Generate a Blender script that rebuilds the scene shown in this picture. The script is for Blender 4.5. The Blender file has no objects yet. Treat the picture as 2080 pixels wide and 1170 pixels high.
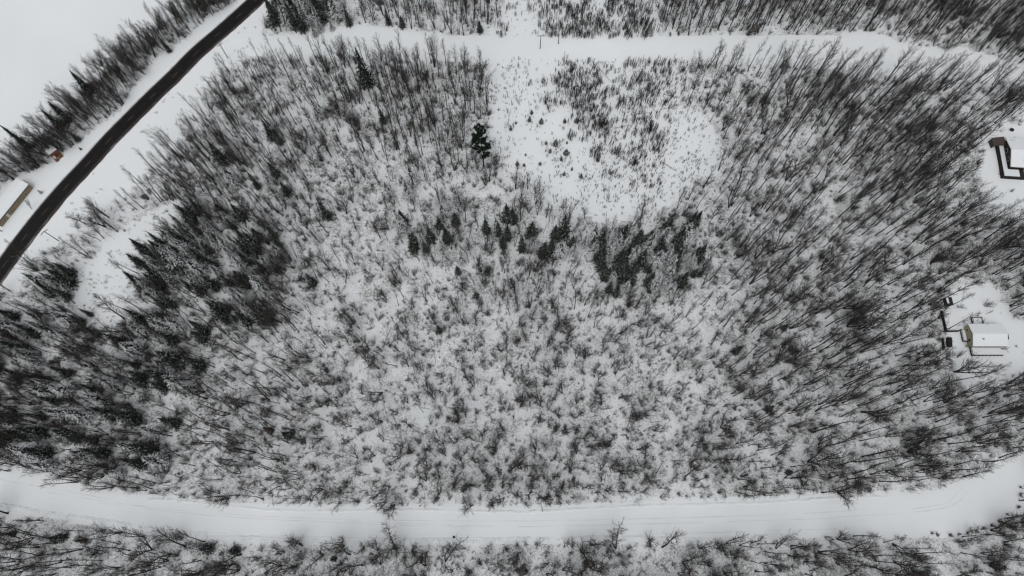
import bpy, math, random
import numpy as np
from mathutils import Vector

# ------------------------------------------------------------------ camera, sky, sun, exposure
scene = bpy.context.scene
C = scene.collection
H = 230.0                       # metres above the snow
TH = math.radians(19.4)         # tilt away from straight down
FPX = 1405.0                    # focal length in photograph pixels (2080 wide)
cam_d = bpy.data.cameras.new('drone_camera')
cam = bpy.data.objects.new('drone_camera', cam_d); C.objects.link(cam)
cam.location = (0, 0, H); cam.rotation_euler = (TH, 0, 0)
cam_d.sensor_width = 36.0; cam_d.lens = FPX / 2080.0 * 36.0
scene.cycles.use_denoising = True; scene.cycles.denoiser = 'OPENIMAGEDENOISE'; scene.cycles.denoising_input_passes = 'RGB_ALBEDO_NORMAL'; scene.cycles.denoising_prefilter = 'ACCURATE'; scene.cycles.pixel_filter_type = 'BLACKMAN_HARRIS'; scene.cycles.filter_width = 1.3
scene.cycles.max_bounces = 5; scene.cycles.diffuse_bounces = 3
cam_d.clip_start = 1.0; cam_d.clip_end = 8000.0
scene.camera = cam

SUN_EL, SUN_AZ = math.radians(68), math.radians(200)
world = bpy.data.worlds.new('World'); scene.world = world; world.use_nodes = True
nt = world.node_tree; nt.nodes.clear()
sky = nt.nodes.new('ShaderNodeTexSky'); sky.sky_type = 'NISHITA'; sky.sun_disc = False
sky.sun_elevation = SUN_EL; sky.sun_rotation = SUN_AZ
sky.air_density = 1.0; sky.dust_density = 4.0; sky.ozone_density = 1.0
hsv = nt.nodes.new('ShaderNodeHueSaturation'); hsv.inputs['Saturation'].default_value = 0.22
bg = nt.nodes.new('ShaderNodeBackground'); bg.inputs['Strength'].default_value = 0.13
wo = nt.nodes.new('ShaderNodeOutputWorld')
nt.links.new(sky.outputs[0], hsv.inputs['Color']); nt.links.new(hsv.outputs[0], bg.inputs['Color']); nt.links.new(bg.outputs[0], wo.inputs['Surface'])
sun_d = bpy.data.lights.new('overcast_sun', 'SUN'); sun_d.energy = 0.5; sun_d.angle = math.radians(60); sun_d.color = (1.0, 0.975, 0.95)
sun = bpy.data.objects.new('overcast_sun', sun_d); C.objects.link(sun)
sun.rotation_euler = (math.pi/2 - SUN_EL, 0, math.pi - SUN_AZ)
scene.view_settings.view_transform = 'Standard'; scene.view_settings.look = 'None'
scene.view_settings.exposure = -0.13; scene.view_settings.gamma = 1.0
scene.view_settings.use_curve_mapping = False

random.seed(7)
rng = np.random.default_rng(11)

# ------------------------------------------------------------------ survey: where a spot of the photograph lies on the ground
SN, CS = math.sin(TH), math.cos(TH)
def P(px, py, z=0.0):
    u = px - 1040.0; v = 585.0 - py
    down = FPX*CS - v*SN; north = FPX*SN + v*CS
    k = (H - z) / down
    return Vector((u*k, north*k, z))
def pix(x, y, z):
    """numpy: world -> photograph pixels"""
    x = np.asarray(x, float); y = np.asarray(y, float); dz = z - H
    depth = -dz*CS + y*SN
    vy = y*CS + dz*SN
    return 1040 + FPX*x/depth, 585 - FPX*vy/depth
def inpoly(px, py, poly):
    px = np.asarray(px, float); py = np.asarray(py, float)
    ins = np.zeros(px.shape, bool); n = len(poly); j = n-1
    for i in range(n):
        xi, yi = poly[i]; xj, yj = poly[j]
        c = ((yi > py) != (yj > py)) & (px < (xj-xi)*(py-yi)/((yj-yi) if yj != yi else 1e-9)+xi)
        ins ^= c; j = i
    return ins
def wob(x, y, s, seed=0):
    """smooth 0..1 noise"""
    r = np.random.default_rng(seed); a = np.zeros(np.shape(x))
    for k in range(9):
        t = r.uniform(0, math.pi*2); f = s*r.uniform(0.5, 2.0); p = r.uniform(0, 6.28)
        a += np.sin((np.cos(t)*x + np.sin(t)*y)*f + p)
    return 1/(1+np.exp(-a*0.85))

# ------------------------------------------------------------------ materials
def newmat(name):
    m = bpy.data.materials.new(name); m.use_nodes = True
    t = m.node_tree; b = t.nodes['Principled BSDF']
    b.inputs['Roughness'].default_value = 0.9
    b.inputs['Specular IOR Level'].default_value = 0.15
    return m, t, b
def N(t, kind, **kw):
    n = t.nodes.new(kind)
    for k, v in kw.items(): setattr(n, k, v)
    return n
def noise(t, scale, detail=3.0, rough=0.6, coord='Object', dist=0.0):
    c = N(t, 'ShaderNodeTexCoord') if coord != 'World' else N(t, 'ShaderNodeNewGeometry')
    n = N(t, 'ShaderNodeTexNoise'); n.inputs['Scale'].default_value = scale
    n.inputs['Detail'].default_value = detail; n.inputs['Roughness'].default_value = rough; n.inputs['Distortion'].default_value = dist
    t.links.new(c.outputs['Position' if coord == 'World' else coord], n.inputs['Vector'])
    return n.outputs['Fac']
def ramp(t, fac, stops):
    r = N(t, 'ShaderNodeValToRGB'); e = r.color_ramp.elements
    while len(e) < len(stops): e.new(0.5)
    for i, (p, c) in enumerate(stops):
        e[i].position = p; e[i].color = (c[0], c[1], c[2], 1) if not isinstance(c, float) else (c, c, c, 1)
    t.links.new(fac, r.inputs['Fac']); return r.outputs['Color']
def mix(t, fac, a, b, mode='MIX'):
    m = N(t, 'ShaderNodeMix', data_type='RGBA', blend_type=mode)
    for s, v in ((m.inputs[0], fac), (m.inputs[6], a), (m.inputs[7], b)):
        if hasattr(v, 'is_output'): t.links.new(v, s)
        elif isinstance(v, (int, float)): s.default_value = v
        else: s.default_value = (v[0], v[1], v[2], 1)
    return m.outputs[2]
def math_(t, op, a, b=0.0, clamp=False):
    m = N(t, 'ShaderNodeMath', operation=op); m.use_clamp = clamp
    for s, v in ((m.inputs[0], a), (m.inputs[1], b)):
        if hasattr(v, 'is_output'): t.links.new(v, s)
        else: s.default_value = v
    return m.outputs[0]
def bump(t, b, h, strength, dist=0.1):
    n = N(t, 'ShaderNodeBump'); n.inputs['Strength'].default_value = strength; n.inputs['Distance'].default_value = dist
    t.links.new(h, n.inputs['Height']); t.links.new(n.outputs[0], b.inputs['Normal'])

SNOW = (0.79, 0.825, 0.84)
def snow_mat(name, litter=0.0, wind=False):
    m, t, b = newmat(name)
    big = noise(t, 0.03, 3, 0.5, 'World')
    col = ramp(t, big, [(0.3, (0.755, 0.79, 0.805)), (0.7, (0.80, 0.83, 0.842))])
    if litter > 0:
        f1 = noise(t, 1.7, 6, 0.8, 'World'); f2 = noise(t, 0.12, 3, 0.6, 'World')
        s = math_(t, 'ADD', f1, math_(t, 'MULTIPLY', f2, 0.55))
        k = ramp(t, s, [(0.765, 0.0), (0.97, 1.0)])
        col = mix(t, math_(t, 'MULTIPLY', k, litter), col, (0.16, 0.145, 0.13))
    t.links.new(col, b.inputs['Base Color'])
    h = math_(t, 'ADD', noise(t, 0.5, 5, 0.6, 'World'), math_(t, 'MULTIPLY', noise(t, 3.5, 3, 0.6, 'World'), 0.25))
    bump(t, b, h, 0.35 if litter > 0 else 0.15, 0.6)
    b.inputs['Roughness'].default_value = 0.8
    return m
def snowy(name, base, base2, snow_amt, nz0, nz1, nscale, rough=0.9):
    """bark, wood or needles with snow lying on what faces up"""
    m, t, b = newmat(name)
    n1 = noise(t, nscale*2.3, 3, 0.6)
    col = mix(t, ramp(t, n1, [(0.3, 0.0), (0.7, 1.0)]), base, base2)
    g = N(t, 'ShaderNodeNewGeometry'); sp = N(t, 'ShaderNodeSeparateXYZ'); t.links.new(g.outputs['Normal'], sp.inputs[0])
    up = N(t, 'ShaderNodeMapRange'); up.inputs[1].default_value = nz0; up.inputs[2].default_value = nz1
    t.links.new(sp.outputs[2], up.inputs[0])
    n2 = noise(t, nscale, 3, 0.6)
    k = ramp(t, n2, [(max(0.0, 0.62-snow_amt*0.5), 0.0), (min(1.0, 0.80-snow_amt*0.5), 1.0)])
    fac = math_(t, 'MULTIPLY', up.outputs[0], k, True)
    t.links.new(mix(t, fac, col, SNOW), b.inputs['Base Color'])
    b.inputs['Roughness'].default_value = rough
    return m
M = {}
M['snow'] = snow_mat('snow_open'); M['litter'] = snow_mat('snow_forest_floor', 0.9)
M['packed'] = snow_mat('snow_packed')
M['bark'] = snowy('bark', (0.018, 0.017, 0.016), (0.045, 0.042, 0.039), 0.12, 0.35, 0.8, 1.4)
M['bark_pale'] = snowy('bark_pale', (0.04, 0.038, 0.036), (0.10, 0.097, 0.09), 0.2, 0.35, 0.8, 1.4)
M['twig'] = snowy('twig', (0.033, 0.029, 0.026), (0.074, 0.066, 0.060), 0.08, 0.30, 0.75, 1.2)
M['shrub'] = snowy('shrub_twig', (0.034, 0.030, 0.027), (0.080, 0.072, 0.065), 0.08, 0.3, 0.8, 1.5)
M['needle'] = snowy('needles', (0.010, 0.015, 0.011), (0.024, 0.034, 0.025), 0.15, 0.45, 0.9, 2.6)
M['needle_snow'] = snowy('needles_snow_laden', (0.012, 0.017, 0.013), (0.026, 0.034, 0.026), 0.52, 0.25, 0.7, 2.6)
M['needle_brown'] = snowy('needles_dead', (0.05, 0.038, 0.03), (0.08, 0.06, 0.048), 0.10, 0.5, 0.9, 1.7)
M['fir'] = snowy('fir_needles', (0.018, 0.026, 0.019), (0.045, 0.055, 0.045), 0.22, 0.3, 0.8, 3.0)
M['pine'] = snowy('pine_needles', (0.006, 0.014, 0.009), (0.014, 0.027, 0.017), 0.0, 0.6, 0.95, 1.0)
M['log'] = snowy('log_bark', (0.04, 0.037, 0.034), (0.09, 0.085, 0.08), 0.62, 0.55, 0.85, 0.8)
M['sapling'] = snowy('sapling_stem', (0.028, 0.026, 0.024), (0.06, 0.057, 0.052), 0.10, 0.4, 0.9, 2.0)
def plain(name, a, b2, scale=2.0, rough=0.8, bmp=0.0, coord='Object'):
    m, t, b = newmat(name)
    n = noise(t, scale, 4, 0.6, coord)
    t.links.new(mix(t, ramp(t, n, [(0.3, 0.0), (0.7, 1.0)]), a, b2), b.inputs['Base Color'])
    b.inputs['Roughness'].default_value = rough
    if bmp: bump(t, b, n, bmp, 0.05)
    return m
M['asphalt'] = plain('asphalt', (0.0085, 0.0085, 0.009), (0.015, 0.0145, 0.014), 0.35, 0.75, 0.1, 'World')
M['dash'] = plain('faded_yellow_paint', (0.16, 0.115, 0.075), (0.09, 0.068, 0.05), 1.5, 0.7, 0, 'World')
M['edge_line'] = plain('grimy_edge_paint', (0.15, 0.12, 0.11), (0.07, 0.055, 0.05), 0.8, 0.7, 0, 'World')
M['shoulder'] = plain('dirty_gravel_shoulder', (0.05, 0.034, 0.028), (0.13, 0.105, 0.095), 1.2, 0.95, 0.3, 'World')
M['slush'] = plain('grey_slush', (0.36, 0.37, 0.37), (0.62, 0.63, 0.63), 0.7, 0.8, 0.2, 'World')
M['rut'] = plain('packed_rut_snow', (0.63, 0.648, 0.66), (0.78, 0.81, 0.825), 0.10, 0.7, 0, 'World')
M['tan'] = plain('tan_siding', (0.24, 0.19, 0.125), (0.29, 0.235, 0.155), 1.0)
M['cream'] = plain('cream_siding', (0.36, 0.34, 0.22), (0.42, 0.395, 0.27), 1.0)
M['redbrown'] = plain('red_brown_boards', (0.13, 0.06, 0.036), (0.19, 0.088, 0.052), 2.0)
M['darkwood'] = plain('dark_timber', (0.022, 0.020, 0.018), (0.042, 0.038, 0.034), 3.0)
M['brownwood'] = plain('brown_timber', (0.055, 0.044, 0.038), (0.085, 0.070, 0.060), 2.0)
M['glass'] = plain('dark_glass', (0.015, 0.018, 0.02), (0.03, 0.033, 0.036), 1.0, 0.15)
M['metal'] = plain('dull_metal', (0.12, 0.12, 0.12), (0.2, 0.2, 0.2), 3.0, 0.5)
M['pole'] = plain('weathered_pole', (0.05, 0.045, 0.04), (0.09, 0.08, 0.07), 3.0)
M['paint_w'] = plain('white_trim', (0.55, 0.55, 0.53), (0.62, 0.62, 0.6), 2.0)

# ------------------------------------------------------------------ mesh tools
class MB:
    def __init__(s): s.v = []; s.f = []; s.m = []
    def quad(s, a, b, c, d, mi=0):
        n = len(s.v); s.v += [tuple(a), tuple(b), tuple(c), tuple(d)]; s.f.append((n, n+1, n+2, n+3)); s.m.append(mi)
    def tri(s, a, b, c, mi=0):
        n = len(s.v); s.v += [tuple(a), tuple(b), tuple(c)]; s.f.append((n, n+1, n+2)); s.m.append(mi)
    def tube(s, pts, rad, sides=5, mi=0, cap=False):
        n0 = len(s.v); k = len(pts)
        for i in range(k):
            p = pts[i]; d = (pts[min(i+1, k-1)] - pts[max(i-1, 0)]).normalized()
            a = d.cross(Vector((0.3, 0.9, 0.1)) if abs(d.y) < 0.9 else Vector((1, 0, 0.1))).normalized(); b = d.cross(a)
            for j in range(sides):
                t = 2*math.pi*j/sides
                q = p + (a*math.cos(t) + b*math.sin(t))*rad[i]; s.v.append((q.x, q.y, q.z))
        for i in range(k-1):
            for j in range(sides):
                j2 = (j+1) % sides
                s.f.append((n0+i*sides+j, n0+i*sides+j2, n0+(i+1)*sides+j2, n0+(i+1)*sides+j)); s.m.append(mi)
        if cap:
            s.f.append(tuple(n0+j for j in reversed(range(sides)))); s.m.append(mi)
            s.f.append(tuple(n0+(k-1)*sides+j for j in range(sides))); s.m.append(mi)
    def spike(s, p, d, L, r, mi=0):
        d = d.normalized(); a = d.cross(Vector((0.2, 0.1, 1.0))).normalized()
        if a.length < 0.1: a = Vector((1, 0, 0))
        b = d.cross(a); n = len(s.v)
        for j in range(3):
            t = 2.0944*j
            q = p + (a*math.cos(t) + b*math.sin(t))*r; s.v.append((q.x, q.y, q.z))
        q = p + d*L; s.v.append((q.x, q.y, q.z))
        s.f += [(n, n+1, n+3), (n+1, n+2, n+3), (n+2, n, n+3)]; s.m += [mi]*3
    def box(s, x0, y0, z0, x1, y1, z1, mi=0, fr=None):
        f = fr or (lambda x, y, z: (x, y, z)); n = len(s.v)
        s.v += [tuple(f(x, y, z)) for z in (z0, z1) for (x, y) in ((x0, y0), (x1, y0), (x1, y1), (x0, y1))]
        s.f += [(n+3, n+2, n+1, n), (n+4, n+5, n+6, n+7), (n, n+1, n+5, n+4), (n+1, n+2, n+6, n+5), (n+2, n+3, n+7, n+6), (n+3, n, n+4, n+7)]
        s.m += [mi]*6
    def mesh(s, name, mats):
        me = bpy.data.meshes.new(name); me.from_pydata(s.v, [], s.f)
        for m in mats: me.materials.append(m)
        if len(mats) > 1: me.polygons.foreach_set('material_index', s.m)
        me.update(); return me
def link(name, me, parent=None, loc=None, rz=0.0, sc=1.0):
    o = bpy.data.objects.new(name, me); C.objects.link(o)
    if parent is not None: o.parent = parent
    if loc is not None: o.location = loc
    if rz: o.rotation_euler = (0, 0, rz)
    if sc != 1.0: o.scale = (sc, sc, sc)
    return o
def tag(o, label=None, cat=None, group=None, kind=None):
    if label: o['label'] = label
    if cat: o['category'] = cat
    if group: o['group'] = group
    if kind: o['kind'] = kind
    return o
def flat(name, poly, z, mat, kind='structure', parent=None, label=None):
    pts = [P(x, y) for x, y in poly]
    me = bpy.data.meshes.new(name)
    me.from_pydata([(p.x, p.y, z) for p in pts], [], [tuple(range(len(pts)))]); me.materials.append(mat)
    if me.polygons[0].normal.z < 0: me.flip_normals()
    o = link(name, me, parent)
    if kind: o['kind'] = kind
    if label: o['label'] = label
    return o
def catmull(pts, n=8):
    out = []; p = [pts[0]] + list(pts) + [pts[-1]]
    for i in range(1, len(p)-2):
        for k in range(n):
            t = k/n; a, b, c, d = p[i-1], p[i], p[i+1], p[i+2]
            out.append(tuple(0.5*((2*b[j]) + (-a[j]+c[j])*t + (2*a[j]-5*b[j]+4*c[j]-d[j])*t*t + (-a[j]+3*b[j]-3*c[j]+d[j])*t**3) for j in range(2)))
    out.append(tuple(pts[-1])); return out
def strip(name, line, off0, off1, z, mat, parent=None, kind='structure', zf=None, jag=0.0, gaps=0):
    """a ribbon along a world polyline between two sideways offsets (metres)"""
    v = []; f = []; r = random.Random(len(line))
    for i, (x, y) in enumerate(line):
        x0, y0 = line[max(i-1, 0)]; x1, y1 = line[min(i+1, len(line)-1)]
        dx, dy = x1-x0, y1-y0; l = math.hypot(dx, dy) or 1; nx, ny = -dy/l, dx/l
        a = off0 + (r.uniform(-jag, jag)); b = off1 + (r.uniform(-jag, jag))
        v += [(x+nx*a, y+ny*a, z), (x+nx*b, y+ny*b, z)]
        if i and not (gaps and math.sin(i*0.37+len(line))+math.sin(i*0.83) < gaps): f.append((2*i-2, 2*i-1, 2*i+1, 2*i))
    me = bpy.data.meshes.new(name); me.from_pydata(v, [], f); me.materials.append(mat)
    if me.polygons[0].normal.z < 0: me.flip_normals()
    o = link(name, me, parent)
    if kind: o['kind'] = kind
    return o
def W(line): return [tuple(P(x, y)[:2]) for x, y in line]

# ------------------------------------------------------------------ zones (traced as ground outlines)
MAIN = [(520,112),(470,140),(441,165),(414,212),(397,245),(374,286),(330,330),(270,385),(230,420),(190,440),(150,470),(120,500),(60,530),(40,580),(-60,610),
        (-60,945),(0,957),(100,968),(200,988),(300,1005),(450,1020),(700,1028),(1050,1028),(1300,1018),(1600,1004),(1750,1002),(1900,992),(1960,975),(2000,948),(2080,905),(2140,870),
        (2140,185),(2020,170),(1950,160),(1850,155),(1750,150),(1650,137),(1550,132),(1450,128),(1400,132),(985,135),(940,128),(900,124),(830,127),(760,120),(700,115),(620,120),(560,122)]
NWB = [(420,-40),(350,36),(276,94),(219,144),(178,178),(141,208),(94,265),(20,335),(-60,380),(-60,450),(0,385),(40,358),(70,350),(101,333),(135,310),(158,293),(209,249),(249,219),(266,182),(286,165),(323,111),(370,81),(417,44),(475,5),(530,-40)]
TOPA = [(550,-60),(545,40),(530,78),(560,72),(610,70),(640,62),(720,50),(800,55),(830,62),(900,68),(960,75),(990,70),(1000,55),(1030,-10),(1030,-60)]
TOPB = [(1340,-60),(1340,76),(1400,73),(1500,73),(1700,70),(1740,62),(1800,72),(1830,88),(1900,98),(1950,98),(2000,110),(2060,128),(2140,145),(2140,-60)]
BOT = [(-60,1035),(0,1040),(100,1052),(200,1072),(300,1085),(400,1095),(500,1106),(700,1108),(1000,1106),(1300,1104),(1500,1101),(1620,1095),(1720,1087),(1880,1094),(1930,1092),(2000,1070),(2060,1045),(2075,1000),(2088,940),(2140,905),(2140,1260),(-60,1260)]
CUT = [(990,120),(1400,126),(1402,170),(1425,230),(1482,310),(1450,350),(1400,392),(1330,440),(1250,452),(1180,440),(1100,395),(1062,372),(1022,345),(1004,290),(1000,245),(985,190)]
TOPCUT = [(1030,-60),(1030,-10),(1003,60),(1010,76),(1340,78),(1340,-60)]
GLADE = [(162,645),(148,600),(160,562),(192,518),(236,475),(297,434),(372,405),(366,445),(322,495),(280,550),(266,615),(236,662),(195,672)]
YARD_E = [(1920,640),(1925,600),(1960,583),(2012,572),(2055,640),(2090,650),(2095,745),(2060,765),(1955,792),(1940,745),(1925,700)]
YARD_N = [(1985,335),(2000,268),(2030,250),(2140,245),(2140,430),(2085,432),(2025,445),(2000,400)]
LANE = [(1899,1085),(1917,1085),(1922,1260),(1899,1260)]
SAPD = [(1105,124),(1400,128),(1395,180),(1360,240),(1340,330),(1310,370),(1270,330),(1200,300),(1150,250),(1120,190)]
UROAD = [(460,95),(520,112),(560,122),(620,120),(700,115),(760,120),(830,127),(900,124),(940,128),(985,130),(1400,126),(1450,128),(1550,132),(1650,137),(1750,150),(1850,155),(1950,160),(2020,170),(2140,185),(2140,145),(2060,128),(2000,110),(1950,98),(1900,98),(1830,88),(1800,72),(1740,62),(1700,70),(1500,73),(1340,78),(1010,78),(960,77),(900,70),(830,64),(800,57),(720,52),(640,64),(560,76),(520,66)]
LROAD = [(-60,945),(0,957),(100,968),(200,988),(300,1005),(450,1020),(700,1028),(1050,1028),(1300,1018),(1600,1004),(1750,1002),(1900,992),(1960,975),(2000,948),(2080,905),(2140,870),(2140,905),(2088,940),(2075,1000),(2060,1045),(2000,1070),(1930,1092),(1880,1094),(1720,1087),(1620,1095),(1500,1101),(1300,1104),(1000,1106),(700,1108),(500,1106),(400,1095),(300,1085),(200,1072),(100,1052),(0,1040),(-60,1035)]
SPA = [(378,405),(430,425),(510,430),(565,480),(580,560),(560,650),(480,680),(400,600),(330,520)]
SPR = [(1180,500),(1230,470),(1300,480),(1350,450),(1405,425),(1440,440),(1428,500),(1410,560),(1370,600),(1300,585),(1260,620),(1225,590),(1195,540)]
SPL = [(800,430),(860,420),(960,440),(1040,400),(1070,430),(1130,470),(1200,470),(1220,520),(1130,530),(1000,520),(900,530),(830,500)]
SPB = [(290,505),(390,495),(400,590),(340,640),(285,610)]
SPC = [(85,540),(130,525),(170,575),(160,610),(100,605),(30,640),(0,660),(-30,700),(40,690)]
SPD = [(-30,650),(60,640),(150,640),(220,690),(260,640),(340,640),(420,650),(440,720),(400,800),(350,880),(330,960),(250,985),(120,955),(-30,930)]
SPT = [(553,-50),(556,60),(600,66),(690,52),(700,-50)]

# ------------------------------------------------------------------ ground, lake, roads
def grid_ground():
    nx, ny = 300, 200
    xs = np.linspace(-300, 300, nx); ys = np.linspace(-60, 340, ny)
    X, Y = np.meshgrid(xs, ys)
    px, py = pix(X, Y, 0.0)
    forest = inpoly(px, py, MAIN) | inpoly(px, py, NWB) | inpoly(px, py, TOPA) | inpoly(px, py, TOPB) | inpoly(px, py, BOT)
    Z = (wob(X, Y, 0.35, 3)-0.5)*0.30 + (wob(X, Y, 0.09, 4)-0.5)*0.35
    f = forest.astype(float)
    for _ in range(4):
        g = f.copy(); g[1:-1, 1:-1] = (f[:-2, 1:-1]+f[2:, 1:-1]+f[1:-1, :-2]+f[1:-1, 2:]+f[1:-1, 1:-1])/5; f = np.minimum(f, g)
    Z = np.minimum(Z, 0.3)*f
    v = np.stack([X.ravel(), Y.ravel(), Z.ravel()], 1)
    i = np.arange(ny-1)[:, None]*nx + np.arange(nx-1)[None, :]
    F = np.stack([i, i+1, i+nx+1, i+nx], -1).reshape(-1, 4)
    # outer skirt to the horizon
    L = 4000
    base = len(v)
    ring_in = [(xs[0], ys[0]), (xs[-1], ys[0]), (xs[-1], ys[-1]), (xs[0], ys[-1])]
    ring_out = [(-L, -L), (L, -L), (L, L), (-L, L)]
    v2 = [(a, b, 0.0) for a, b in ring_in + ring_out]
    verts = v.tolist() + v2
    faces = F.tolist() + [[base+k, base+4+k, base+4+(k+1) % 4, base+(k+1) % 4] for k in range(4)]
    me = bpy.data.meshes.new('ground'); me.from_pydata(verts, [], faces)
    me.materials.append(M['snow']); me.materials.append(M['litter'])
    cx = v[F].mean(1); pxc, pyc = pix(cx[:, 0], cx[:, 1], 0.0)
    fo = inpoly(pxc, pyc, MAIN) | inpoly(pxc, pyc, NWB) | inpoly(pxc, pyc, TOPA) | inpoly(pxc, pyc, TOPB) | inpoly(pxc, pyc, BOT) | inpoly(pxc, pyc, TOPCUT)
    fo &= ~(inpoly(pxc, pyc, CUT) | inpoly(pxc, pyc, TOPCUT) | inpoly(pxc, pyc, YARD_E) | inpoly(pxc, pyc, YARD_N) | inpoly(pxc, pyc, GLADE))
    mi = np.zeros(len(faces), int); mi[:len(F)] = fo.astype(int)
    me.polygons.foreach_set('material_index', mi)
    me.polygons.foreach_set('use_smooth', [True]*len(faces))
    me.update()
    if me.polygons[0].normal.z < 0: me.flip_normals()
    o = link('ground', me); tag(o, 'snow covered ground of the woods and clearings', kind='structure')
grid_ground()
o = flat('lake', [(440,-60),(360,20),(276,84),(219,134),(141,196),(94,250),(20,315),(-80,375),(-700,500),(-700,-320),(500,-320)], 0.006, M['packed'])
tag(o, 'frozen snow covered lake beyond the tree belt')
flat('upper_snow_road', UROAD, 0.010, M['packed'], label='snow covered side road across the top')
flat('lower_snow_road', LROAD, 0.010, M['packed'], label='snow covered road curving along the lower edge')
flat('lane', LANE, 0.016, M['packed'], label='narrow snowy lane leaving the lower road')

hw_px = [(640,-110),(580,-55),(522,-2),(485,32),(442,70),(398,108),(355,152),(310,195),(265,240),(220,286),(178,333),(134,380),(91,430),(49,483),(10,536),(-40,606),(-110,710)]
hw = catmull(W(hw_px), 6)
RW = 3.1
road = strip('highway', hw, -RW, RW, 0.014, M['asphalt'])
tag(road, 'black cleared two lane highway with faded centre dashes')
strip('shoulder', hw, -RW-0.55, -RW+0.05, 0.010, M['slush'], road, None, jag=0.15)
strip('shoulder', hw, RW-0.05, RW+0.6, 0.010, M['shoulder'], road, None, jag=0.18)
strip('edge_line', hw, RW-0.55, RW-0.40, 0.018, M['edge_line'], road, None)
strip('edge_line', hw, -RW+0.40, -RW+0.52, 0.018, M['edge_line'], road, None)
dash_me = MB(); dash_me.quad((-1.5, -0.09, 0), (1.5, -0.09, 0), (1.5, 0.09, 0), (-1.5, 0.09, 0)); dash_me = dash_me.mesh('lane_dash', [M['dash']])
for i in range(2, 15):
    a = P(*hw_px[i-1]); b = P(*hw_px[i]); c = P(*hw_px[i+1])
    d = c-a
    o = link('lane_dash', dash_me, road, (b.x, b.y, 0.019), math.atan2(d.y, d.x))
# tyre ruts pressed into the snow roads
ruts = [[(-30,968),(60,985),(140,998),(230,1016)], [(100,1000),(300,1030),(560,1050),(900,1058),(1200,1056),(1560,1046),(1750,1036)],
        [(200,1022),(420,1046),(700,1062),(1000,1070),(1400,1062),(1700,1052)], [(700,1058),(860,1064),(1000,1068)],
        [(900,1098),(1060,1098),(1200,1090)],[(400,1080),(700,1092),(1000,1092),(1240,1088),(1500,1080),(1700,1074)],
        [(1850,1034),(1920,1022),(1945,1000),(1958,985)],[(1700,1050),(1860,1040),(1935,1026),(1965,1000)]]
for k, r in enumerate(ruts):
    strip('tyre_rut', catmull(W(r), 14), -0.13, 0.13, 0.020+0.003*(k % 3), M['rut'], jag=0.10, gaps=-1.35)
def snow_bank(px_line, w, hgt, seed):
    L = catmull(W(px_line), 40); r = random.Random(seed); v = []; f = []
    for i, (x, y) in enumerate(L):
        x0, y0 = L[max(i-1, 0)]; x1, y1 = L[min(i+1, len(L)-1)]; l = math.hypot(x1-x0, y1-y0) or 1; nx, ny = -(y1-y0)/l, (x1-x0)/l
        o_ = 0.35*math.sin(i*0.11)+r.uniform(-.18, .18); hh_ = hgt*r.uniform(0.15, 1.1)
        for k_, q in enumerate((-1, -0.35, 0.3, 1)):
            v.append((x+nx*(q*w+o_), y+ny*(q*w+o_), -0.02 if k_ in (0, 3) else hh_*(1 if k_ == 1 else r.uniform(.5, 1))))
        if i:
            for k_ in range(3): b_ = 4*i+k_; f.append((b_-4, b_-3, b_+1, b_))
    me = bpy.data.meshes.new('snow_bank'); me.from_pydata(v, [], f); me.materials.append(M['snow'])
    if sum(p.normal.z for p in me.polygons) < 0: me.flip_normals()
    tag(link('snow_bank', me), 'low ploughed snow ridge along the road edge', kind='structure')
snow_bank([(420,1092),(700,1100),(900,1099),(1010,1098),(1160,1094),(1400,1096),(1560,1090)], 0.8, 0.45, 1)
snow_bank([(-20,1026),(100,1040),(240,1064),(420,1086)], 0.7, 0.4, 2)
snow_bank([(300,1014),(560,1034),(900,1038),(1200,1034),(1560,1018),(1800,1010)], 0.6, 0.3, 3)

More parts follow.
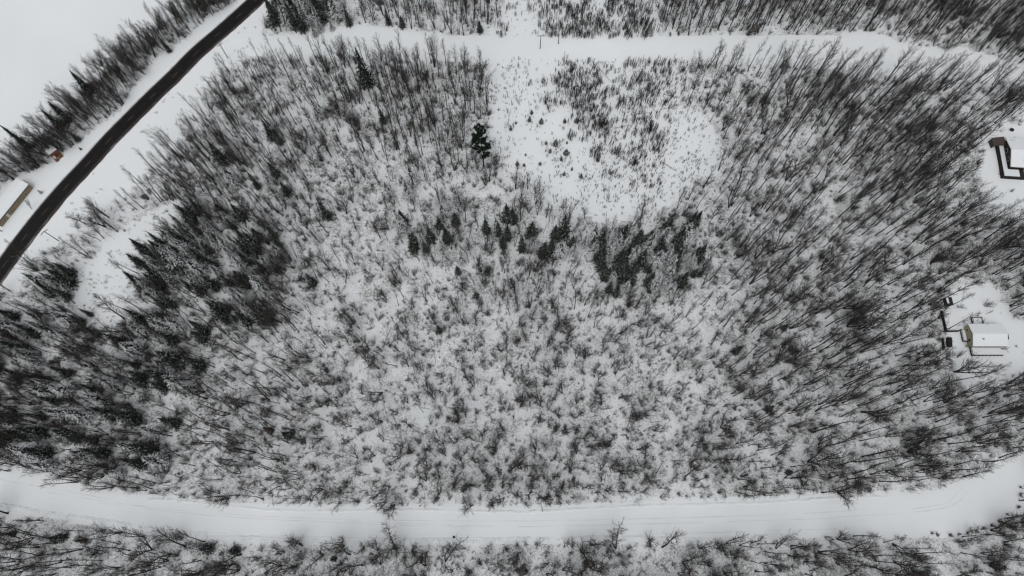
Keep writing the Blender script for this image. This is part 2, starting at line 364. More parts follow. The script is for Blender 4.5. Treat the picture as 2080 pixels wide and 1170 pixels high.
# ------------------------------------------------------------------ plants: prototypes
def rdir(r, tilt, az):
    return Vector((math.sin(tilt)*math.cos(az), math.sin(tilt)*math.sin(az), math.cos(tilt)))
def bare_tree(seed, h, cs, spread, stems=1, nl=34, tw=9, crook=0.35, r0=None, pale=False, splay=0.12, twr=0.017):
    """bare broadleaf tree: trunk(s) with crooks, rising limbs, forked twigs"""
    r = random.Random(seed); T = MB(); K = MB()
    for s in range(stems):
        az0 = r.uniform(0, 6.28); hh = h*(1 if s == 0 else r.uniform(0.7, 0.98)); R = (r0 or (0.055+h*0.0078))*(1 if stems == 1 else 0.8)
        n = 9; p = Vector((0, 0, -0.2)); pts = [p.copy()]
        dirv = rdir(r, (r.uniform(0.3, 1)*splay if stems > 1 else r.uniform(0, 0.03)), az0)
        for i in range(n):
            dirv = (dirv + Vector((r.uniform(-1, 1), r.uniform(-1, 1), 0))*crook*0.12)
            dirv = (dirv + Vector((0, 0, 0.10))).normalized()
            p = p + dirv*(hh+0.2)/n; pts.append(p.copy())
        rad = [max(0.018, R*(1.3 if i == 0 else 1)*(1-i/n)**0.7) for i in range(n+1)]
        T.tube(pts, rad, 5)
        for l in range(nl if s == 0 else int(nl*0.7)):
            t = cs + (1-cs)*((l+r.random())/nl if s == 0 else r.random()); t = min(t, 0.99)
            fi = t*n; i = min(int(fi), n-1); b = pts[i].lerp(pts[i+1], fi-i)
            u = (t-cs)/(1-cs)
            L = spread*(0.35+0.85*math.sin(math.pi*min(1, 0.18+0.72*u)))*r.uniform(0.55, 1.15)
            az = r.uniform(0, 6.28); tilt = r.uniform(0.55, 1.05)*(1-0.35*u)
            d = rdir(r, tilt, az); q = b.copy(); lp = [q.copy()]
            for k in range(3):
                d = (d + Vector((r.uniform(-.25, .25), r.uniform(-.25, .25), 0.16))).normalized(); q = q + d*L/3; lp.append(q.copy())
            lr = min(rad[i]*0.55, 0.02+L*0.014)
            K.tube(lp, [lr, lr*0.7, lr*0.45, lr*0.15], 3)
            for w in range(tw):
                tt = r.uniform(0.2, 1.0)*3; k = min(int(tt), 2); bp = lp[k].lerp(lp[k+1], tt-k)
                wd = ((lp[k+1]-lp[k]).normalized() + Vector((r.uniform(-1, 1), r.uniform(-1, 1), r.uniform(-0.35, 0.75)))*0.75)
                wl = L*r.uniform(0.22, 0.5)
                K.spike(bp, wd, wl, twr*r.uniform(0.7, 1.2))
                if r.random() < 0.7:
                    K.spike(bp+wd.normalized()*wl*0.45, wd.normalized()+Vector((r.uniform(-1, 1), r.uniform(-1, 1), r.uniform(-.3, .6)))*0.7, wl*0.6, twr*0.7)
    return T, K
def spruce(seed, h, R, snow=0, sparse=1.0, top=0.03, low=0.06, core=0.60):
    r = random.Random(seed); T = MB(); K = MB()
    n = 6; pts = [Vector((r.uniform(-.06, .06)*i/2, r.uniform(-.06, .06)*i/2, h*i/n - (0.2 if i == 0 else 0))) for i in range(n+1)]
    T.tube(pts, [max(0.02, (0.06+h*0.009)*(1-i/n)) for i in range(n+1)], 5)
    z = h*low; step = h/26.0*0.9
    while z < h*(1-top*0.5):
        u = z/h; rr = R*(1-u)**0.82*r.uniform(0.8, 1.1)+0.08
        nb = max(4, int((5+7*(1-u))*sparse)); a0 = r.uniform(0, 6.28)
        for b in range(nb):
            az = a0 + 6.283*b/nb + r.uniform(-.3, .3); L = rr*r.uniform(0.62, 1.18)
            if r.random() < 0.06: continue
            out = Vector((math.cos(az), math.sin(az), 0)); side = Vector((-out.y, out.x, 0))
            droop = 0.42*(1-u)+0.05; z0 = z + r.uniform(-step, step)*0.4
            seg = 4; prev = Vector((0, 0, z0))
            for k in range(1, seg+1):
                f = k/seg; c = Vector((0, 0, z0)) + out*(L*f) + Vector((0, 0, -droop*L*f + 0.16*L*f*f))
                w = L*0.30*(1-0.75*f)*r.uniform(0.7, 1.2)+0.03
                m = prev.lerp(c, 0.5)
                # two jagged sprays either side, tilted like hanging needles
                for sgn in (1, -1):
                    tip = m + side*sgn*w*r.uniform(0.8, 1.5) + out*(w*r.uniform(0.2, .8)) + Vector((0, 0, -w*r.uniform(0.1, 0.55)))
                    K.tri(prev, c, tip) if sgn < 0 else K.tri(c, prev, tip)
                prev = c
            K.tri(prev+side*0.05*L, prev-side*0.05*L, prev+out*0.14*L+Vector((0, 0, 0.02)))
        z += step*r.uniform(0.8, 1.15)
    ns = 9; prevring = None
    for lv in range(9):
        u = low + (0.96-low)*lv/8; rr = R*core*(1-u)**0.8*(1.0 if lv % 2 == 0 else 0.72)
        ring = [Vector((math.cos(6.283*j/ns)*rr*r.uniform(.7, 1.25), math.sin(6.283*j/ns)*rr*r.uniform(.7, 1.25), h*u + r.uniform(-.3, .3)*step)) for j in range(ns)]
        if prevring:
            for j in range(ns): K.quad(prevring[j], prevring[(j+1) % ns], ring[(j+1) % ns], ring[j])
        prevring = ring
    for j in range(6):
        K.spike(Vector((0, 0, h*(0.93+0.012*j))), Vector((r.uniform(-1, 1), r.uniform(-1, 1), 1.0 if j < 5 else 6)), 0.25+0.05*(5-j), 0.05)
    K.spike(Vector((pts[-1].x, pts[-1].y, h*0.95)), Vector((0, 0, 1)), h*0.07, 0.05)
    return T, K
def shrub(seed, h, R, n=16, tw=5, rad=0.024):
    r = random.Random(seed); K = MB()
    for i in range(n):
        az = r.uniform(0, 6.28); tl = r.uniform(0.1, 1.0)*math.atan2(R, h)*1.1; L = h*r.uniform(0.6, 1.1)
        d = rdir(r, tl, az); b = Vector((math.cos(az), math.sin(az), 0))*r.uniform(0, 0.25) + Vector((0, 0, -0.1))
        d2 = (d + Vector((r.uniform(-.3, .3), r.uniform(-.3, .3), 0.1))).normalized()
        p1 = b + d*L*0.5; p2 = p1 + d2*L*0.5
        K.tube([b, p1, p2], [rad, rad*0.75, rad*0.2], 3)
        for w in range(tw):
            t = r.uniform(0.3, 1.0); q = b.lerp(p1, t*2) if t < 0.5 else p1.lerp(p2, t*2-1)
            K.spike(q, d2 + Vector((r.uniform(-1, 1), r.uniform(-1, 1), r.uniform(-.4, .7))), L*r.uniform(0.15, 0.38), rad*0.7)
    return K
def sapling(seed, h, n, R, rad=0.042):
    r = random.Random(seed); K = MB()
    for i in range(n):
        b = Vector((r.uniform(-R, R), r.uniform(-R, R), -0.1)); L = h*r.uniform(0.55, 1.1)
        d = rdir(r, r.uniform(0, 0.12), r.uniform(0, 6.28)); p2 = b + d*L
        K.tube([b, b.lerp(p2, 0.5)+Vector((r.uniform(-.05, .05), r.uniform(-.05, .05), 0)), p2], [rad, rad*0.8, rad*0.25], 3)
        for w in range(9):
            t = r.uniform(0.3, 0.97); K.spike(b.lerp(p2, t), Vector((r.uniform(-1, 1), r.uniform(-1, 1), r.uniform(0.6, 1.6))), L*0.24*r.uniform(0.5, 1.2), rad*0.7)
    return K
def young_fir(seed, h, R):
    return spruce(seed, h, R, 0, 1.0, 0.05, 0.06, 0.4)

class Proto: pass
def proto(T, K, h, tm, km, name):
    p = Proto(); p.h = h
    p.trunk = T.mesh('trunk', [M[tm]]); p.crown = K.mesh('crown', [M[km]])
    J = MB(); J.v = T.v + K.v; o = len(T.v); J.f = T.f + [tuple(i+o for i in f) for f in K.f]; J.m = [0]*len(T.f) + [1]*len(K.f)
    p.joint = bpy.data.objects.new(name, J.mesh(name, [M[tm], M[km]]))
    return p
tall = [proto(*bare_tree(100+i, 20, r_cs, sp, 1, nl, 10, ck), 20, ['bark', 'bark', 'bark_pale'][i % 3], 'twig', 'tall_aspen_source')
        for i, (r_cs, sp, nl, ck) in enumerate([(0.52, 2.3, 34, .4), (0.45, 2.7, 38, .6), (0.6, 2.0, 28, .3), (0.5, 2.5, 34, .9), (0.42, 2.9, 40, .5), (0.62, 1.8, 24, .35)])]
fork = [proto(*bare_tree(200+i, 17, 0.40, 2.5, st, 30, 9, 0.6, None, False, 0.22), 17, ['bark', 'bark_pale'][i % 2], 'twig', 'forked_tree_source') for i, st in enumerate([2, 3, 2, 4])]
wide = [proto(*bare_tree(300+i, 11, 0.28, 2.9, st, 34, 12, 1.1, 0.19, False, 0.34), 11, 'bark', 'twig', 'spreading_tree_source') for i, st in enumerate([1, 2, 3, 1, 2])]
thin = [proto(*bare_tree(400+i, 12, 0.45, 1.3, 1, 18, 7, 0.7, 0.10), 12, 'bark', 'twig', 'slender_tree_source') for i in range(3)]
KINDS = dict(tall=tall, fork=fork, wide=wide, thin=thin)
spr = [proto(*spruce(500+i, 12, R), 12, 'bark', 'needle', 'spruce_source') for i, R in enumerate([2.2, 2.6, 1.9])]
sprs = [proto(*spruce(520+i, 12, R, 1, 0.95), 12, 'bark', 'needle_snow', 'snowy_spruce_source') for i, R in enumerate([2.4, 2.9, 2.2])]
sprd = [proto(*spruce(540, 12, 1.9, 0, 0.8), 12, 'bark', 'needle_brown', 'dead_spruce_source')]
firs = [proto(*young_fir(560+i, 3, R), 3, 'bark', 'fir', 'fir_source') for i, R in enumerate([0.95, 0.8, 1.1])]

def protocol(name, meshes):
    col = bpy.data.collections.new(name)
    for o in meshes: col.objects.link(o)
    return col
def stuff_field(name, label, col, n, pos, rot, scl, idx):
    """one object: its points carry the plants of the collection COL"""
    me = bpy.data.meshes.new(name); me.vertices.add(n); me.vertices.foreach_set('co', pos.ravel())
    a = me.attributes.new('rot', 'FLOAT_VECTOR', 'POINT'); a.data.foreach_set('vector', rot.ravel())
    a = me.attributes.new('scl', 'FLOAT_VECTOR', 'POINT'); a.data.foreach_set('vector', scl.ravel())
    a = me.attributes.new('idx', 'INT', 'POINT'); a.data.foreach_set('value', idx.astype(np.int32))
    o = link(name, me); tag(o, label, kind='stuff')
    g = bpy.data.node_groups.new(name, 'GeometryNodeTree')
    g.interface.new_socket('Geometry', in_out='INPUT', socket_type='NodeSocketGeometry'); g.interface.new_socket('Geometry', in_out='OUTPUT', socket_type='NodeSocketGeometry')
    gi = g.nodes.new('NodeGroupInput'); go = g.nodes.new('NodeGroupOutput'); ip = g.nodes.new('GeometryNodeInstanceOnPoints')
    ci = g.nodes.new('GeometryNodeCollectionInfo'); ci.inputs['Collection'].default_value = col
    ci.inputs['Separate Children'].default_value = True; ci.inputs['Reset Children'].default_value = True
    ip.inputs['Pick Instance'].default_value = True
    def attr(nm, ty):
        x = g.nodes.new('GeometryNodeInputNamedAttribute'); x.data_type = ty; x.inputs['Name'].default_value = nm
        return [s for s in x.outputs if s.enabled and s.name == 'Attribute'][0]
    g.links.new(gi.outputs[0], ip.inputs['Points']); g.links.new(ci.outputs[0], ip.inputs['Instance'])
    g.links.new(attr('idx', 'INT'), ip.inputs['Instance Index']); g.links.new(attr('rot', 'FLOAT_VECTOR'), ip.inputs['Rotation'])
    g.links.new(attr('scl', 'FLOAT_VECTOR'), ip.inputs['Scale']); g.links.new(ip.outputs[0], go.inputs[0])
    md = o.modifiers.new('plants', 'NODES'); md.node_group = g
    return o

# ------------------------------------------------------------------ scatter
def jitter(spacing, seed, x0=-265, x1=265, y0=-42, y1=245):
    r = np.random.default_rng(seed)
    X, Y = np.meshgrid(np.arange(x0, x1, spacing), np.arange(y0, y1, spacing))
    X = X.ravel() + r.uniform(-.5, .5, X.size)*spacing*1.25; Y = Y.ravel() + r.uniform(-.5, .5, Y.size)*spacing*1.25
    px, py = pix(X, Y, 0.0); return X, Y, px, py, r
def sp_zone(px, py): return inpoly(px, py, SPR) | inpoly(px, py, SPA) | inpoly(px, py, SPB) | inpoly(px, py, SPC) | inpoly(px, py, SPD) | inpoly(px, py, SPT)
OPEN = lambda px, py: inpoly(px, py, CUT) | inpoly(px, py, GLADE) | inpoly(px, py, YARD_E) | inpoly(px, py, YARD_N) | inpoly(px, py, LANE)
HWPOLY = [(640,-125),(580,-75),(510,-20),(475,5),(430,50),(385,88),(340,132),(298,172),(250,220),(205,268),(162,315),(118,362),(75,412),(33,462),(-10,520),(-60,590),(-60,670),(20,590),(65,505),(108,452),(150,400),(195,350),(238,302),(284,255),(328,210),(372,168),(416,126),(462,84),(506,50),(545,10),(600,-30),(660,-80)]
HWVERGE = [(x+(12 if x > y else 12), y+14) for x, y in HWPOLY]
trees = []      # (x, y, kind, variant, height, px, py, leanx, leany)
X, Y, px, py, r = jitter(3.1, 21)
inm = inpoly(px, py, MAIN) & ~OPEN(px, py); innw = inpoly(px, py, NWB); inta = inpoly(px, py, TOPA); intb = inpoly(px, py, TOPB); inbo = inpoly(px, py, BOT) & ~inpoly(px, py, LANE)
patch = wob(X, Y, 0.10, 31); isp = sp_zone(px, py)
for i in range(len(X)):
    a, b = px[i], py[i]; u = r.random(4)
    if innw[i]: dens, hh, kinds = 1.5, (9, 14.5), (('tall', .35), ('fork', .3), ('wide', .2), ('thin', .15))
    elif inta[i]: dens, hh, kinds = 0.6, (14, 19), (('tall', .7), ('fork', .2), ('thin', .1))
    elif intb[i]: dens, hh, kinds = 0.9, (14, 20), (('tall', .75), ('fork', .2), ('thin', .05))
    elif inbo[i]:
        dens = 0.42 if 450 < a < 1500 else 0.6
        hh, kinds = (12, 19), ((('tall', .6), ('fork', .25), ('wide', .15)) if (a < 450 or a > 1500) else (('wide', .6), ('fork', .2), ('thin', .2)))
    elif inm[i]:
        if not inpoly(a, b, SPR) and a + 60*math.sin(b*0.021) + 140*(patch[i]-.5) > 1400:
            edge = min(1.0, max(0, (a-1380)/300))
            dens = 0.38 + 0.16*edge; hh = (11+3*edge, 15.5+5.5*edge); kinds = (('tall', .60), ('fork', .30), ('wide', .10))
            if b < 420: dens += 0.03
        elif inpoly(a, b, SPR): dens, hh, kinds = 0.2, (8, 12), (('thin', .6), ('tall', .4))
        elif isp[i]: dens, hh, kinds = 0.62, (10, 15), (('tall', .35), ('thin', .2), ('wide', .45))
        elif b < 330: dens, hh, kinds = 0.74, (12, 18), (('tall', .66), ('fork', .2), ('thin', .14))
        elif b < 620 and a > 560: dens, hh, kinds = 0.58, (9, 15), (('tall', .35), ('fork', .35), ('thin', .2), ('wide', .1))
        elif a < 620: dens, hh, kinds = 0.78, (12, 18), (('tall', .7), ('thin', .15), ('wide', .15))
        elif b < 900: dens, hh, kinds = 0.42, (9, 15), (('fork', .40), ('wide', .25), ('tall', .15), ('thin', .2))
        else: dens, hh, kinds = 0.46, (9, 15), (('wide', .45), ('fork', .35), ('thin', .2))
    else: continue
    if u[0] > dens*((0.55+0.9*patch[i]) if a < 1400 else (0.8+0.4*patch[i])): continue
    c = 0; kd = kinds[-1][0]
    for nm, w in kinds:
        c += w
        if u[1] < c: kd = nm; break
    h = hh[0] + (hh[1]-hh[0])*u[2]
    if kd == 'thin': h *= 0.75
    if kd == 'wide': h *= 0.85
    lx, ly = r.normal(0, 0.035 if a > 1400 or b < 450 else 0.07, 2)
    if inm[i] and b > 985 - max(0, (400-a)*0.05) and a < 1900: ly -= r.uniform(0.02, 0.11 if 450 < a < 1350 else 0.09)     # edge trees reach over the road for light
    if inbo[i] and b < 1118: ly += r.uniform(0.0, 0.12)
    ta, tb = pix(X[i]+lx*h, Y[i]+ly*h, h)
    if inpoly(ta, tb, HWPOLY) or (inpoly(ta, tb, HWVERGE) and r.random() < 0.7): continue
    if (inpoly(ta, tb, YARD_E) or inpoly(ta, tb, YARD_N)) and r.random() < 0.4: continue
    if 1955 < ta < 2060 and 650 < tb < 730 or (1955 < (ta*0.6+a*0.4) < 2050 and 655 < (tb*0.6+b*0.4) < 720) or (1995 < ta < 2100 and 262 < tb < 370): continue
    if inpoly(ta, tb, CUT) and a < 1010 and r.random() < 0.7: continue
    trees.append([X[i], Y[i], kd, int(u[3]*97), h, a, b, lx, ly])
X2, Y2, px2, py2, r2 = jitter(3.0, 23)
for i in np.where(inpoly(px2, py2, NWB))[0]:
    kd = ['wide', 'fork', 'thin', 'wide'][int(r2.integers(0, 4))]; h = r2.uniform(7, 13)*(0.8 if kd == 'thin' else 1)
    ta, tb = pix(X2[i], Y2[i], h)
    if inpoly(ta, tb, HWPOLY): continue
    trees.append([X2[i], Y2[i], kd, int(r2.integers(0, 97)), h, px2[i], py2[i], *r2.normal(0, 0.04, 2)])
for i in np.where(inpoly(px2, py2, MAIN) & (px2 > 560) & (px2 < 1400) & (py2 > 560) & ~OPEN(px2, py2))[0]:
    if r2.random() < 0.16: trees.append([X2[i], Y2[i], 'thin', int(r2.integers(0, 97)), r2.uniform(6, 11), px2[i], py2[i], *r2.normal(0, 0.10, 2)])
trees = [t for t in trees if not (950 < t[5] < 1035 and 255 < t[6] < 440)]
NAMED = [ # foot px, py, height, type, label
 (667,442,13,'s','slim dark spruce left of centre above a snowy gap'), (645,491,9,'w','small snow dusted spruce below the slim dark one'), (638,578,10,'d','sharp dark spruce on its own among left trunks'),
 (556,283,12,'d','darkest pointed spruce of the upper left woods'), (570,290,9,'d','short spruce leaning on the darkest pointed one'), (526,382,11,'d','front spruce of the upper left trio'), (549,372,10,'w','snow flecked middle spruce of the upper left trio'), (562,358,9,'d','rear spruce of the upper left trio'),
 (585,395,9,'d','small spruce right of the upper left trio'), (747,172,19,'d','tall narrow spruce in dense trunks near the upper road'), (648,238,11,'w','frosty spruce high in the upper left woods'), (790,398,10,'w','snowy spruce between trunk rows above centre'),
 (842,508,13,'d','dark spire spruce of the centre pair'), (820,470,12,'w','snow streaked spruce of the centre pair'), (860,500,10,'w','broad snowy spruce beside the dark spire'), (893,412,9,'w','small snowy spruce left of the clearing foot'), (926,410,9,'w','snow tipped spruce on the centre ridge'),
 (1144,478,15,'d','tall dark spruce on the rim of the cutover'), (1060,510,12,'d','dark spruce left of the rim spruce'), (1120,512,10,'d','ragged dark spruce between the two rim spruces'), (1008,470,10,'w','snow crowned spruce below the white pine'),
 (1030,448,12,'d','dense dark spruce at lower left corner of the cutover'), (938,532,9,'w','snowy spruce in thin woods at centre'), (905,532,9,'w','pale frosted spruce at centre left'), (931,556,7,'d','little spruce below the frosted pair'),
 (893,674,7,'d','lone round dark spruce of the middle woods'), (748,572,6,'w','small snowy fir left of the middle'), (968,603,4,'d','tiny fir in the middle snow'), (1272,708,7,'w','snow capped fir beside fallen trunks'), (1492,716,8,'d','lone bushy fir in the right woods'),
 (1558,832,6,'d','small dark fir in the lower right woods'), (1425,868,6,'w','fir among dark brush of the lower right woods'), (1118,906,6,'w','frosted fir in the lower middle brush'), (1174,1016,6,'w','fir at the upper verge of the lower road'), (588,886,7,'d','dark fir of the lower left pair'),
 (552,876,8,'b','brown dead spruce of the lower left pair'), (490,947,6,'w','snow heaped fir near the lower left verge'), (252,962,8,'w','big snow laden fir by the lower road'), (325,965,8,'w','second snow laden fir by the lower road, right one'), (1402,1113,5,'w','frosted fir on the lower verge'), (1268,1140,6,'w','snow frosted fir below the lower road'),
 (1590,668,5,'d','little fir in tall right trunks'), (1564,475,5,'w','small frosty fir on pale slope below cutover'), (1590,430,4,'w','tiny frosty fir in the right woods'), (840,370,12,'w','frosted spruce above the centre group'), (830,400,11,'w','heavily snowed spruce of the centre group'), (780,250,9,'d','dark spruce in the dense upper trunks'),
 (455,330,13,'d','dark spruce standing alone in the upper left edge woods'), (478,375,12,'w','snow flecked spruce below the lone edge spruce'), (632,290,11,'w','rounded spruce above the small snow bowl'), (495,690,8,'w','frosted spruce among long left trunks'), (662,690,5,'w','small fir by long curved trunk'),
 (60,300,14,'d','spruce spire at the outer end of the lakeside belt'), (140,245,11,'d','dark spruce in the middle of the lakeside belt'), (185,190,12,'d','pointed spruce of the lakeside belt'), (122,258,10,'d','short spruce in the lakeside belt'), (345,105,8,'d','dark spruce at the roadside of the lakeside belt'),
 (84,392,2.2,'w','snowy bush like fir beside the tan building'), (160,285,5,'d','dark fir at the belt edge by the highway'), (165,304,1.6,'d','tiny fir on the highway verge'),
 (640,72,6,'w','short snowy fir where the upper woods end'), (652,64,7,'w','snow striped fir beside the short one'), (675,60,5,'w','small fir at upper woods edge'), (790,50,9,'d','dark spruce above the upper road bank'), (818,55,6,'d','short dark spruce at the upper road bank'), (710,52,10,'d','spruce at upper left bank among trunks'),
 (975,64,6,'d','brushy fir at corner of the upper clearing'), (1420,560,8,'d','spruce at lower right of the big clump'), (400,1112,6,'w','dark snowy fir below the left road'), (425,1115,6,'d','fir beside the snowy one below the left road'), (130,1092,7,'d','dark fir under the left road bank'), (175,1098,6,'b','brown fir under the left road bank'),
 (30,1085,6,'d','fir at the far left below the road'), (480,1118,5,'d','small fir below the road in brush'), (1190,1145,5,'d','small dark fir below the road middle'), (1600,960,4,'d','low fir near the lower right verge'), (680,1135,5,'d','fir in lower brush left of middle'), (170,655,8,'d','dark fir on the glade edge snow'), (186,640,7,'d','fir beside the glade bowl'),
]
CLUMP = [(1165,516,9,'w'),(1185,500,9,'w'),(1222,520,12,'d'),(1242,500,11,'w'),(1262,488,12,'d'),(1259,545,11,'d'),(1225,567,10,'d'),(1242,572,9,'w'),(1269,590,9,'w'),(1282,556,10,'d'),(1296,492,9,'d'),(1316,505,12,'w'),(1330,538,12,'w'),(1343,496,13,'w'),(1350,470,14,'d'),(1350,582,9,'w'),(1363,555,10,'d'),(1373,495,13,'d'),(1395,470,14,'d'),(1385,488,13,'w'),(1400,545,9,'w'),(1338,520,11,'d'),(1250,600,8,'d'),(1410,455,10,'d'),(1305,530,9,'w'),(1275,515,10,'d')]
def hides(t):
    tip = pix(t[0]+t[7]*t[4], t[1]+t[8]*t[4], t[4])
    for q in NAMED + CLUMP:
        if q[2] < 5: continue
        p = P(q[0], q[1]); c = pix(p.x, p.y, q[2]*0.55)
        for f in (0.45, 0.7, 0.95):
            if math.hypot(t[5]+(tip[0]-t[5])*f-c[0], t[6]+(tip[1]-t[6])*f-c[1]) < 5+q[2]*0.75 and math.hypot(t[0], t[1]) < math.hypot(p.x, p.y)+1: return True
    return False
trees = [t for t in trees if not hides(t)]
# single trees the photograph lets one pick out
EXTRA = [(1995,763,'fork',15,'spreading multi stemmed tree standing below the cream gabled cabin'),
         (2012,448,'fork',17,'forked bare tree on the snow below the house with the dark deck'),
         (995,368,'fork',16,'forked bare tree just below the tall white pine'),
         (1225,488,'fork',13,'bare forked tree on the lower rim of the cutover above the spruces'),
         (1021,505,'wide',11,'bare tree with two low stems in the middle of the woods'),
         (935,415,'tall',15,'straight dark stem between pine and spruces'),
         (65,425,'wide',5,'small bare tree between the tan walled building and the highway'),
         (660,700,'tall',18,'long curved dark trunk left of the woodland centre'),
         (1523,577,'fork',23,'twin stemmed tall aspen on a pale snow patch right of the spruce clump'),
         (1425,880,'wide',9,'dark dense bare tree on pale snow patch in the lower right woods'),
         (770,1123,'wide',9,'bare tree leaning over the lower road from its far verge'),
         (1145,1112,'wide',8,'pale twiggy tree reaching over the lower road from below'),
         (985,695,'wide',7,'small starburst bare tree on open snow at the woodland centre'),
         (1550,640,'tall',21,'long leaning trunk right of the dark fir in the right hand woods')]

# measure on the photograph how long each would show
def shown(x, y, h, lx=0, ly=0):
    a = pix(x, y, 0.0); b = pix(x+lx*h, y+ly*h, h)
    if not (5 < b[0] < 2075 and 5 < b[1] < 1165 and 5 < a[0] < 2075 and 5 < a[1] < 1165): return 0
    return math.hypot(a[0]-b[0], a[1]-b[1])
for t in trees:
    k = {'tall': 1.0, 'fork': 1.15, 'wide': 1.1, 'thin': 0.6}[t[2]]
    t.append(shown(t[0], t[1], t[4], t[7], t[8])*k)
trees.sort(key=lambda t: -t[9])
NIND = 285
LM = [((1990,690), 'the cream gabled cabin'), ((2050,320), 'the dark decked house'), ((35,405), 'the tan building'), ((115,318), 'the red brown shed'),
      ((985,300), 'the tall white pine'), ((1097,98), 'the crossarm pole'), ((1148,470), 'the cutover rim spruce'), ((1492,710), 'the lone bushy fir'),
      ((1558,828), 'the small dark fir'), ((893,670), 'the lone round spruce'), ((1275,705), 'the snow capped fir'), ((1205,265), 'the two young firs'),
      ((1290,560), 'the big spruce clump'), ((210,600), 'the left glade'), ((745,150), 'the tall narrow spruce'), ((1400,150), "the cutover's upper corner"),
      ((1480,312), "the cutover's right tip"), ((1908,1095), 'the lane mouth'), ((2070,1000), 'the lower road bend'), ((1700,125), 'the upper road curve'), ((2060,150), "the upper road's end"),
      ((555,60), 'the junction spruces'), ((463,116), 'the junction pole'), ((640,430), 'the slim left spruce'), ((588,885), 'the lower fir pair'), ((1175,1010), 'the roadside fir'), ((119,489), 'the left crossarm pole'),
      ((1750,1005), "the lower road's verge"), ((300,960), 'the snow laden firs'), ((835,470), 'the spire spruce pair'), ((545,330), 'the upper left trio'), ((1070,15), 'the upper clearing'), ((1130,165), 'the brush field corner'), ((1300,250), 'the crossed fallen logs'), ((1210,120), 'the straight upper road'), ((1900,330), 'the pale deck yard'), ((1720,560), 'the kinked forest log'), ((1620,230), 'the upper leaning stand')]
DIRS = ['right of', 'right and just above', 'upper right of', 'above and just right of', 'above', 'above and just left of', 'upper left of', 'left and just above',
        'left of', 'left and just below', 'lower left of', 'below and just left of', 'below', 'below and just right of', 'lower right of', 'right and just below']
used = {}
def unique_label(form, a, b, adjs=('',)):
    best = None
    for l in sorted(LM, key=lambda l: math.hypot(l[0][0]-a, l[0][1]-b))[:7]:
        dx = a-l[0][0]; dy = l[0][1]-b; d = math.hypot(dx, dy)*0.168; k = int(round(math.degrees(math.atan2(dy, dx))/22.5)) % 16
        far = 'close ' if d < 7 else ('a little ' if d < 13 else ('' if d < 22 else ('well ' if d < 34 else 'far ')))
        s = f"{form} {far}{DIRS[k]} {l[1]}"
        if len(s.split()) > 16: s = s.replace('and just ', '')
        if best is None: best = s
        if s not in used: best = s; break
    used[best] = 1; return best
def hword(h, lims=(8, 10, 12, 15, 18, 21)):
    w = ('very low', 'low', 'lowish', 'medium', 'tallish', 'tall', 'very tall')
    return w[sum(h > x for x in lims)]
def place(name, pr, x, y, h, lean, rz, label, cat, group, stretch=1.0):
    o = bpy.data.objects.new(name, None); C.objects.link(o); o.empty_display_size = 0.5
    s = h/pr.h; o.location = (x, y, 0); o.scale = (s*stretch, s*stretch, s)
    o.rotation_euler = euler_of(lean[0], lean[1], rz)
    tag(o, label, cat, group)
    link('trunk', pr.trunk, o); link('crown', pr.crown, o)
    return o
from mathutils import Matrix
def euler_of(lx, ly, rz):
    R = Matrix.Rotation(math.atan(lx), 3, 'Y') @ Matrix.Rotation(math.atan(-ly), 3, 'X') @ Matrix.Rotation(rz, 3, 'Z')
    return tuple(R.to_euler())
rr = random.Random(5)
for (a, b, kd, h, lab) in EXTRA:
    p = P(a, b); pr = KINDS[kd][rr.randrange(len(KINDS[kd]))]
    place('bare_tree', pr, p.x, p.y, h, (rr.uniform(-.03, .03), 0.1 if b > 1090 else 0), rr.uniform(0, 6.28), lab, 'bare tree', 'bare broadleaf trees of the woods')
n_ind = 0
rest = []
seen_cell = {}
for t in trees:
    if n_ind < NIND and t[9] > 0:
        v = t[3] % len(KINDS[t[2]]); pr = KINDS[t[2]][v]
        tone = {'bark': 'dark', 'bark_pale': 'pale'}[pr.trunk.materials[0].name]
        look = dict(tall=('straight', 'kinked', 'straight', 'crooked', 'full crowned', 'bare poled'), fork=('twin-stemmed', 'three-stemmed', 'forked', 'four-stemmed'),
                    wide=('spreading', 'wide twin-stemmed', 'wide three-stemmed', 'broad crowned', 'low forked'), thin=('slender', 'thin', 'whippy'))[t[2]][v]
        lab = unique_label(hword(t[4]) + ' ' + tone + ' ' + look + ' bare tree', t[5], t[6])
        place('bare_tree', pr, t[0], t[1], t[4], (t[7], t[8]), rr.uniform(0, 6.28), lab, 'bare tree', 'bare broadleaf trees of the woods'); n_ind += 1
    else: rest.append(t)
allp = []; off = {}
for k, v in KINDS.items():
    off[k] = len(allp); allp += v
for i, p in enumerate(allp): p.joint.name = 'tree_source_%02d' % i
colT = protocol('tree_sources', [p.joint for p in allp])
n = len(rest); pos = np.zeros((n, 3)); rot = np.zeros((n, 3)); scl = np.zeros((n, 3)); idx = np.zeros(n, int)
for i, t in enumerate(rest):
    pr = KINDS[t[2]]; v = t[3] % len(pr); pos[i] = (t[0], t[1], 0); rot[i] = euler_of(t[7], t[8], rr.uniform(0, 6.28)); s = t[4]/pr[v].h
    scl[i] = (s, s, s); idx[i] = off[t[2]] + v
stuff_field('woodland', 'remaining bare broadleaf trees massed through the woods', colT, n, pos, rot, scl, idx)
print('bare trees', len(trees), 'stuff', n)

